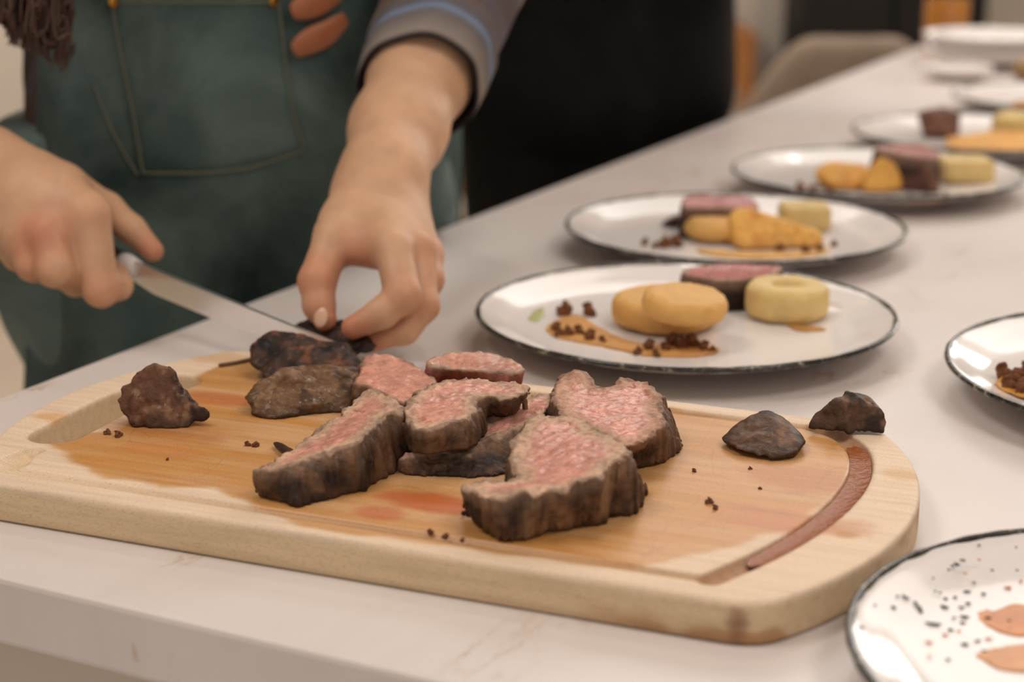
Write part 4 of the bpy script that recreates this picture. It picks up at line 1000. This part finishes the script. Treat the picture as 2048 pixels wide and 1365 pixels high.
V, Q = nets(lambda P: smax(smax(body_sdf(tro)(P), P[2] - 1.01, .01), .07 - P[2], .01) + .003 * fbm(P[0]*14, P[1]*14, P[2]*10, 2), *bounds(tro, .03), .009)
qd_ = (V[:, :2] - cor) @ EV; V[:, :2] -= (np.maximum(qd_ + .009, 0) * (V[:, 2] < T + .02))[:, None] * EV[None]
adopt(cook, mesh_np('trousers', V, Q, JEANS))
for s_ in (.095, -.095):
    V, Q = nets(lambda P: smax(smin(rcone(P, P3(s_, -.03, .05), P3(s_, .02, .06), .046, .046), rcone(P, P3(s_, .02, .05), P3(s_*1.05, .145, .035), .044, .034), .02), .001 - P[2], .004), P3(s_, .05, .05) - .17, P3(s_, .05, .05) + .17, .006)
    adopt(cook, mesh_np('shoe', V, Q, SHOE))
# apron wrapped round the front of the torso
def apron_pt(phi, z, off=0.0):
    zt = np.interp(z, [.42, .70, .86, .95, 1.05, 1.15, 1.25, 1.36], [1.28, 1.18, 1.10, 1.06, 1.0, .97, .94, .86])
    fold = np.interp(z, [.42, .9, 1.1, 1.36], [.022, .012, .006, .002]) * math.sin(phi * 5.3 + 1.2 + 1.5 * math.sin(z * 6)) + .006 * math.sin(phi * 11 + z * 9) * np.interp(z, [.42, 1.2], [1, .2])
    a = (.198 * zt) + fold + off; b = (.150 * zt) + fold + off
    return CC + CL * a * math.sin(phi) + CF * (b * math.cos(phi) + np.interp(z, [.5, .9, 1.36], [.01, .0, .04])) + u3 * z
nphi, nz = 120, 90; VV = []; VI = []
def phimax(z): return np.interp(z, [.42, 1.0, 1.12, 1.22, 1.36], [1.6, 1.55, 1.45, .85, .62])
for j in range(nz + 1):
    z = .42 + (1.36 - .42) * j / nz; pm = phimax(z)
    for i in range(nphi + 1):
        ph = pm * (2 * i / nphi - 1); VV.append(apron_pt(ph, z)); VI.append(apron_pt(ph, z, -.0022))
nV = len(VV); VV += VI; w1 = nphi + 1
def press(V_, gap, body_in=.0):
    # cloth below the worktop level rests against the edge of the island instead of passing through it
    V_ = np.array(V_, float); q = (V_[:, :2] - cor); pe = q @ EV; low = np.clip((T + .012 - V_[:, 2]) / .012, 0, 1)
    mv = np.maximum(pe + gap, 0) * low; V_[:, :2] -= mv[:, None] * EV[None]; return V_
VV = list(press(VV[:nV], .003)) + list(press(VV[nV:], .0052))
QQ = [(j*w1+i, j*w1+i+1, (j+1)*w1+i+1, (j+1)*w1+i) for j in range(nz) for i in range(nphi)]
QI = [tuple(nV + k for k in q[::-1]) for q in QQ]
bd = []
for i in range(nphi): bd += [(i+1, i, nV+i, nV+i+1), (nz*w1+i, nz*w1+i+1, nV+nz*w1+i+1, nV+nz*w1+i)]
for j in range(nz): bd += [(j*w1, (j+1)*w1, nV+(j+1)*w1, nV+j*w1), ((j+1)*w1+nphi, j*w1+nphi, nV+j*w1+nphi, nV+(j+1)*w1+nphi)]
apr = mesh_np('apron', VV, QQ + QI + bd, APRON); adopt(cook, apr)
bvh = BVHTree.FromPolygons([Vector(v) for v in VV[:nV]], [q for q in QQ])
def on_apron(px, py, off=.002):
    d = ray(px, py); h_ = bvh.ray_cast(Vector((0, 0, CAMZ)), Vector(d).normalized())
    if h_[0] is None: return None
    p = np.array(h_[0]); n_ = np.array(h_[1]); 
    if n_ @ d > 0: n_ = -n_
    return p + n_ * off
def stitch(pts, r=.0011, off=.0012, name='seam'):
    L = [on_apron(a, b, off) for a, b in catmull(pts, 6)]; L = [p for p in L if p is not None]
    if len(L) > 2: 
        o = mesh_np(name, *tube(L, r * .8, 6), STITCH, apr); o.matrix_parent_inverse = Matrix.Identity(4); return o
# pocket panel, its seams
pk0 = [(222,8),(560,5),(572,120),(590,230),(608,300),(500,335),(400,347),(280,350),(262,230),(240,110)]
nu, nv_ = 24, 24; VV2 = []
for j in range(nv_ + 1):
    for i in range(nu + 1):
        a, b = i / nu, j / nv_
        L0 = np.array([np.interp(b, [0, .35, .65, 1], [222, 240, 262, 280]), np.interp(b, [0, .35, .65, 1], [-60, 110, 230, 350])])
        R0 = np.array([np.interp(b, [0, .35, .65, 1], [556, 572, 590, 608]), np.interp(b, [0, .35, .65, 1], [-60, 120, 230, 300])])
        q = L0 * (1 - a) + R0 * a + np.array([0, 14 * math.sin(PI * a) * b]); p = on_apron(q[0], q[1], .0028 if 0 < i < nu and 0 < j < nv_ else .0004)
        VV2.append(p if p is not None else P3(0, .2, 1))
pkt = mesh_np('pocket', VV2, [(j*(nu+1)+i, j*(nu+1)+i+1, (j+1)*(nu+1)+i+1, (j+1)*(nu+1)+i) for j in range(nv_) for i in range(nu)], APRON); adopt(apr, pkt); pkt.matrix_parent_inverse = Matrix.Identity(4)
stitch([(226,6),(400,4),(560,3)], off=.0035); stitch([(226,6),(244,110),(268,230),(286,345)], off=.0035); stitch([(556,5),(570,120),(586,225),(606,292)], off=.0035); stitch([(286,345),(400,345),(500,333),(606,298)], off=.0035)
stitch([(190,170),(215,240),(245,300),(276,350)], .0012)
def tab(pts, w, name='leather_tab'):
    L = [on_apron(a, b, .006) for a, b in catmull(pts, 5)]
    V, Q = tube(L, [w * (.35 + .65 * math.sin(PI * min(1, .12 + .82 * i / (len(L) - 1)))) for i in range(len(L))], 12)
    L = np.array(L); 
    cen = np.repeat(L, 12, 0); n_ = CF; dd = V - cen; V = cen + dd - np.outer((dd @ n_) * .78, n_)
    o = mesh_np(name, V, Q, LEATHER); adopt(apr, o); o.matrix_parent_inverse = Matrix.Identity(4)
tab([(584,20),(615,8),(650,-10),(690,-40)], .011); tab([(588,96),(615,80),(650,62),(682,34)], .0105)
for a in ((231, 3), (548, 0), (652, -6)):
    p = on_apron(*a, .005)
    if p is not None: o = ell('rivet', p, .0045, .0045, CF, BRASS, cook); o.parent = apr; o.matrix_parent_inverse = Matrix.Identity(4)
# neck straps and waist tie
adopt(cook, mesh_np('strap', *tube([P3(.10, .17, 1.34), P3(.10, .12, 1.40), P3(.07, .03, 1.43), P3(0, -.03, 1.44), P3(-.07, .03, 1.43), P3(-.10, .12, 1.40), P3(-.10, .17, 1.34)], .007, 8), APRON))
# hair: a cap and long locks hanging down over the cook's right shoulder
cap = [(hd_c + u3*.04 - CF*.025, hd_c - u3*.03 - CF*.045, .090, .075, .03)]
V, Q = nets(lambda P: smax(rcone(P, *cap[0][:4]) + .003 * fbm(P[0]*40, P[1]*40, P[2]*12, 2), (P[0]-hd_c[0])*CF[0] + (P[1]-hd_c[1])*CF[1] - .045 - (P[2]-hd_c[2])*.1, .01), hd_c - .16, hd_c + .16, .006)
adopt(cook, mesh_np('hair', V, Q, HAIR))
parts = []
rs = np.random.RandomState(3)
for i in range(520):
    g_ = rs.rand(); px = 18 + 108 * g_ + rs.randn() * 5; py = 20 + (70 + 45 * g_) * rs.rand() ** .55
    if g_ > .75: py += 15
    Yh = 1.19 + rs.randn() * .012
    tip = W(px, py, Yh); root = hd_c - CL * .08 - CF * .01 + np.array([0, 0, .02]) + rs.randn(3) * .018
    mid = root * .5 + tip * .5 + np.array([-.03, -.01, .05]) + rs.randn(3) * .008
    m2x = W(px - 6 + rs.randn() * 12, py - 110, Yh); m3x = W(px + 14 * math.sin(px * .12) + rs.randn() * 8, py - 50, Yh)
    parts.append(tube(catmull([root, mid, m2x, m3x, tip], 5), list(np.linspace(.0009, .0011, 14)) + list(np.linspace(.0011, .0002, 7)), 4))
o = mesh_np('hair_lock', *joinVQ(parts), HAIR); o['kind'] = 'stuff'; adopt(cook, o)

# --- second person, all in black, at the island further back
def person2():
    c = np.array([.104, 2.205, 0]); F = CF; L = CL
    p = lambda l, f, z: c + L * l + F * f + u3 * z
    hc = p(0, .03, 1.62)
    shl, shr = p(.18, 0, 1.42), p(-.18, 0, 1.42); ell_, elr = p(.23, -.02, 1.16), p(-.23, -.02, 1.16); wl_, wr2 = p(.10, .15, 1.10), p(-.10, .15, 1.10)
    pr = [(p(.085, 0, .93), p(.08, 0, 1.28), .115, .105, .06), (p(-.085, 0, .93), p(-.08, 0, 1.28), .115, .105, .06), (shl, shr, .06, .06, .05),
          (p(.09, 0, .88), p(.095, 0, .48), .092, .06, .03), (p(-.09, 0, .88), p(-.095, 0, .48), .092, .06, .03), (p(.095, 0, .48), p(.095, -.02, .10), .058, .042, .02), (p(-.095, 0, .48), p(-.095, -.02, .10), .058, .042, .02),
          (p(.095, -.02, .06), p(.1, .13, .03), .036, .024, .02), (p(-.095, -.02, .06), p(-.1, .13, .03), .036, .024, .02), (p(0, 0, 1.44), p(0, .02, 1.56), .055, .05, .03)]
    arms = [(shl, ell_, .048, .04, .02), (ell_, wl_, .04, .028, .02), (shr, elr, .048, .04, .02), (elr, wr2, .04, .028, .02)]
    hands = [(wl_, p(.03, .19, 1.10), .028, .03, .01), (wr2, p(-.02, .20, 1.14), .028, .03, .01)]
    for s_ in (1, -1):
        for k in range(4):
            hands.append((p(.03 * s_ , .19, 1.085 + .014 * k + (.03 if s_ < 0 else 0)), p(-.035 * s_, .215, 1.08 + .017 * k + (.03 if s_ < 0 else 0)), .0095, .007, .003))
        hands.append((p(.05 * s_, .19, 1.12), p(.02 * s_, .2, 1.165), .011, .008, .004))
    t = thing('person', 'person dressed all in black standing at the island behind the cook', 'person', (c[0], c[1], 0))
    V, Q = nets(body_sdf(pr + arms + hands + head_prims(hc, F, L)), *bounds(pr + arms + hands + head_prims(hc, F, L), .03), .010)
    adopt(t, mesh_np('body', V, Q, SKIN, col=np.tile(sc(200, 150, 120), (len(V), 1))))
    cl = [(a, b, r1 + .013, r2 + .013, k) for a, b, r1, r2, k in pr[:3]] 
    ar = [(a, b, r1 + .012, r2 + .012, k) for a, b, r1, r2, k in arms]
    V, Q = nets(lambda P: smax(body_sdf(cl + ar)(P), .80 - P[2], .01) + .004 * fbm(P[0]*13, P[1]*13, P[2]*9, 3), *bounds(cl + ar, .03), .010)
    adopt(t, mesh_np('shirt', V, Q, BLACKC))
    tr2 = [(a, b, r1 + .014, r2 + .016, k) for a, b, r1, r2, k in pr[3:7]]
    V, Q = nets(lambda P: smax(body_sdf(tr2)(P), .06 - P[2], .01), *bounds(tr2, .03), .010); adopt(t, mesh_np('trousers', V, Q, BLACKC))
    for s_ in (.098, -.098):
        V, Q = nets(lambda P: smax(smin(rcone(P, p(s_, -.03, .05), p(s_, .02, .06), .046, .046), rcone(P, p(s_, .02, .05), p(s_*1.05, .145, .035), .044, .034), .02), .001 - P[2], .004), p(s_, .05, .05) - .17, p(s_, .05, .05) + .17, .008)
        adopt(t, mesh_np('shoe', V, Q, SHOE))
    V, Q = nets(lambda P: smax(rcone(P, hc + u3*.04 - F*.02, hc - u3*.10 - F*.05, .09, .075), (P[0]-hc[0])*F[0] + (P[1]-hc[1])*F[1] - .04, .01), hc - .22, hc + .18, .008); adopt(t, mesh_np('hair', V, Q, HAIR))
    for s_ in (-1, 1): ell('eye', hc + L * .032 * s_ + F * .073 + u3 * .006, .012, .006, F, EYE, t)
person2()

# ------------------------------------------------------------------ furniture and dishes at the back
TAUPE = m_cloth('taupe_upholstery', srgb(146, 128, 112), srgb(164, 146, 130), 400)
cx, cy = W(1690, 140, 3.3)[0], 3.45
chr_ = thing('upholstered_chair', 'taupe upholstered chair with a rounded back behind the island', 'chair', (cx, cy, 0))
ctop = W(1680, 64, 3.3)[2]
def chair_back(P):
    x = P[0] - cx; y = P[1] - cy; r = np.hypot(x, y)
    zt = ctop - .20 * ss(.06, .245, np.abs(x)) ** 1.4 - .06 * ss(0, .24, y - .05)
    return smax(smax(np.abs(r - .235) - .028, P[2] - zt, .03), .44 - P[2], .02) 
def cb(P):
    return smax(chair_back(P), (P[1] - cy) - .14, .02)
V, Q = nets(cb, (cx - .29, cy - .29, .40), (cx + .29, cy + .29, ctop + .02), .012); adopt(chr_, mesh_np('backrest', V, Q, TAUPE))
adopt(chr_, rnd_puck('seat', cx, cy + .01, .40, .195, .09, .02, sc(140, 122, 106), h=.012, amp=2))
chr_.children[-1].data.materials[0] = TAUPE
for a in range(4):
    t = PI/4 + a * PI/2; e = (cx + .20*math.cos(t), cy + .20*math.sin(t), 0); s_ = (cx + .13*math.cos(t), cy + .13*math.sin(t), .41)
    adopt(chr_, mesh_np('leg', *tube([e, s_], [.012, .018], 10), WOOD))
# wooden chair glimpsed between the two people
wx, wy = W(965, 330, 3.0)[0], 3.1
wch = thing('wooden_chair', 'honey wood chair glimpsed between the cook and the person in black', 'chair', (wx, wy, 0))
zt = W(965, 272, 3.0)[2]
for sx in (-1, 1):
    adopt(wch, mesh_np('leg', *tube([(wx + sx*.19, wy - .2, 0), (wx + sx*.18, wy - .19, .44)], [.016, .02], 8), WOOD))
    adopt(wch, mesh_np('leg', *tube([(wx + sx*.19, wy + .2, 0), (wx + sx*.18, wy + .19, .44), (wx + sx*.17, wy + .24, zt)], [.016, .02, .016], 8), WOOD))
adopt(wch, box('seat', (wx, wy, .455), (.42, .42, .035), WOOD, bev=.01))
for k in range(3): adopt(wch, box('slat', (wx, wy + .205 + k*.012, zt - .04 - .1*(2-k)), (.34, .018, .055), WOOD, bev=.004))
adopt(wch, box('backrest', (wx, wy + .235, zt - .04), (.38, .022, .09), WOOD, bev=.006)) if False else None

# bowls, small dish and amber glass at the far end of the island
def lathed(name, prof, p, mat, label, cat, n=72, sub=4, group=None):
    pr = catmull(prof, sub); pr[:, 0] = np.maximum(pr[:, 0], 0); V, Q = lathe([tuple(q) for q in pr], n); o = mesh_np(name, V, Q, mat); o.location = p; return tag(o, label, cat, group)
bowlp = lambda r, h_: [(0, .004), (r*.42, .004), (r*.44, 0), (r*.5, 0), (r*.55, .006), (r*.85, h_*.5), (r*.99, h_*.97), (r, h_), (r*.97, h_), (r*.82, h_*.53), (r*.5, .012), (0, .009)]
p = G(1985, 132, 0); lathed('serving_bowl', bowlp(.112, .032), p, GLAZE, 'lower wide white bowl of the stack at the far end', 'bowl', group='white bowls stacked at the far end')
lathed('serving_bowl', bowlp(.110, .036), p + np.array([0, 0, .0135]), GLAZE, 'upper wide white bowl of the stack at the far end', 'bowl', group='white bowls stacked at the far end')
p = G(1912, 160, 0); lathed('small_dish', bowlp(.053, .020), p, GLAZE, 'small white dish in front of the bowl stack', 'bowl')
AMB = NT('amber_drink'); AMB.set(Base_Color=srgb(224, 158, 70), Roughness=.1, Transmission_Weight=.5); 
p = G(1888, 108, 0); lathed('amber_glass', [(0, .0035), (.028, .0012), (.033, .004), (.036, .05), (.036, .085), (.034, .091), (.033, .085), (.032, .05), (.028, .008), (0, .006)], p, AMB.m, 'amber tumbler standing behind the white bowls', 'glass')
p = G(2048, 160, 0); tag(rnd_puck('bread_roll', p[0] + .01, p[1], T, .028, .03, .01, sc(150, 118, 74), seed=3, h=.003), 'brown and yellow small food item beside the white dish at right edge', 'food')
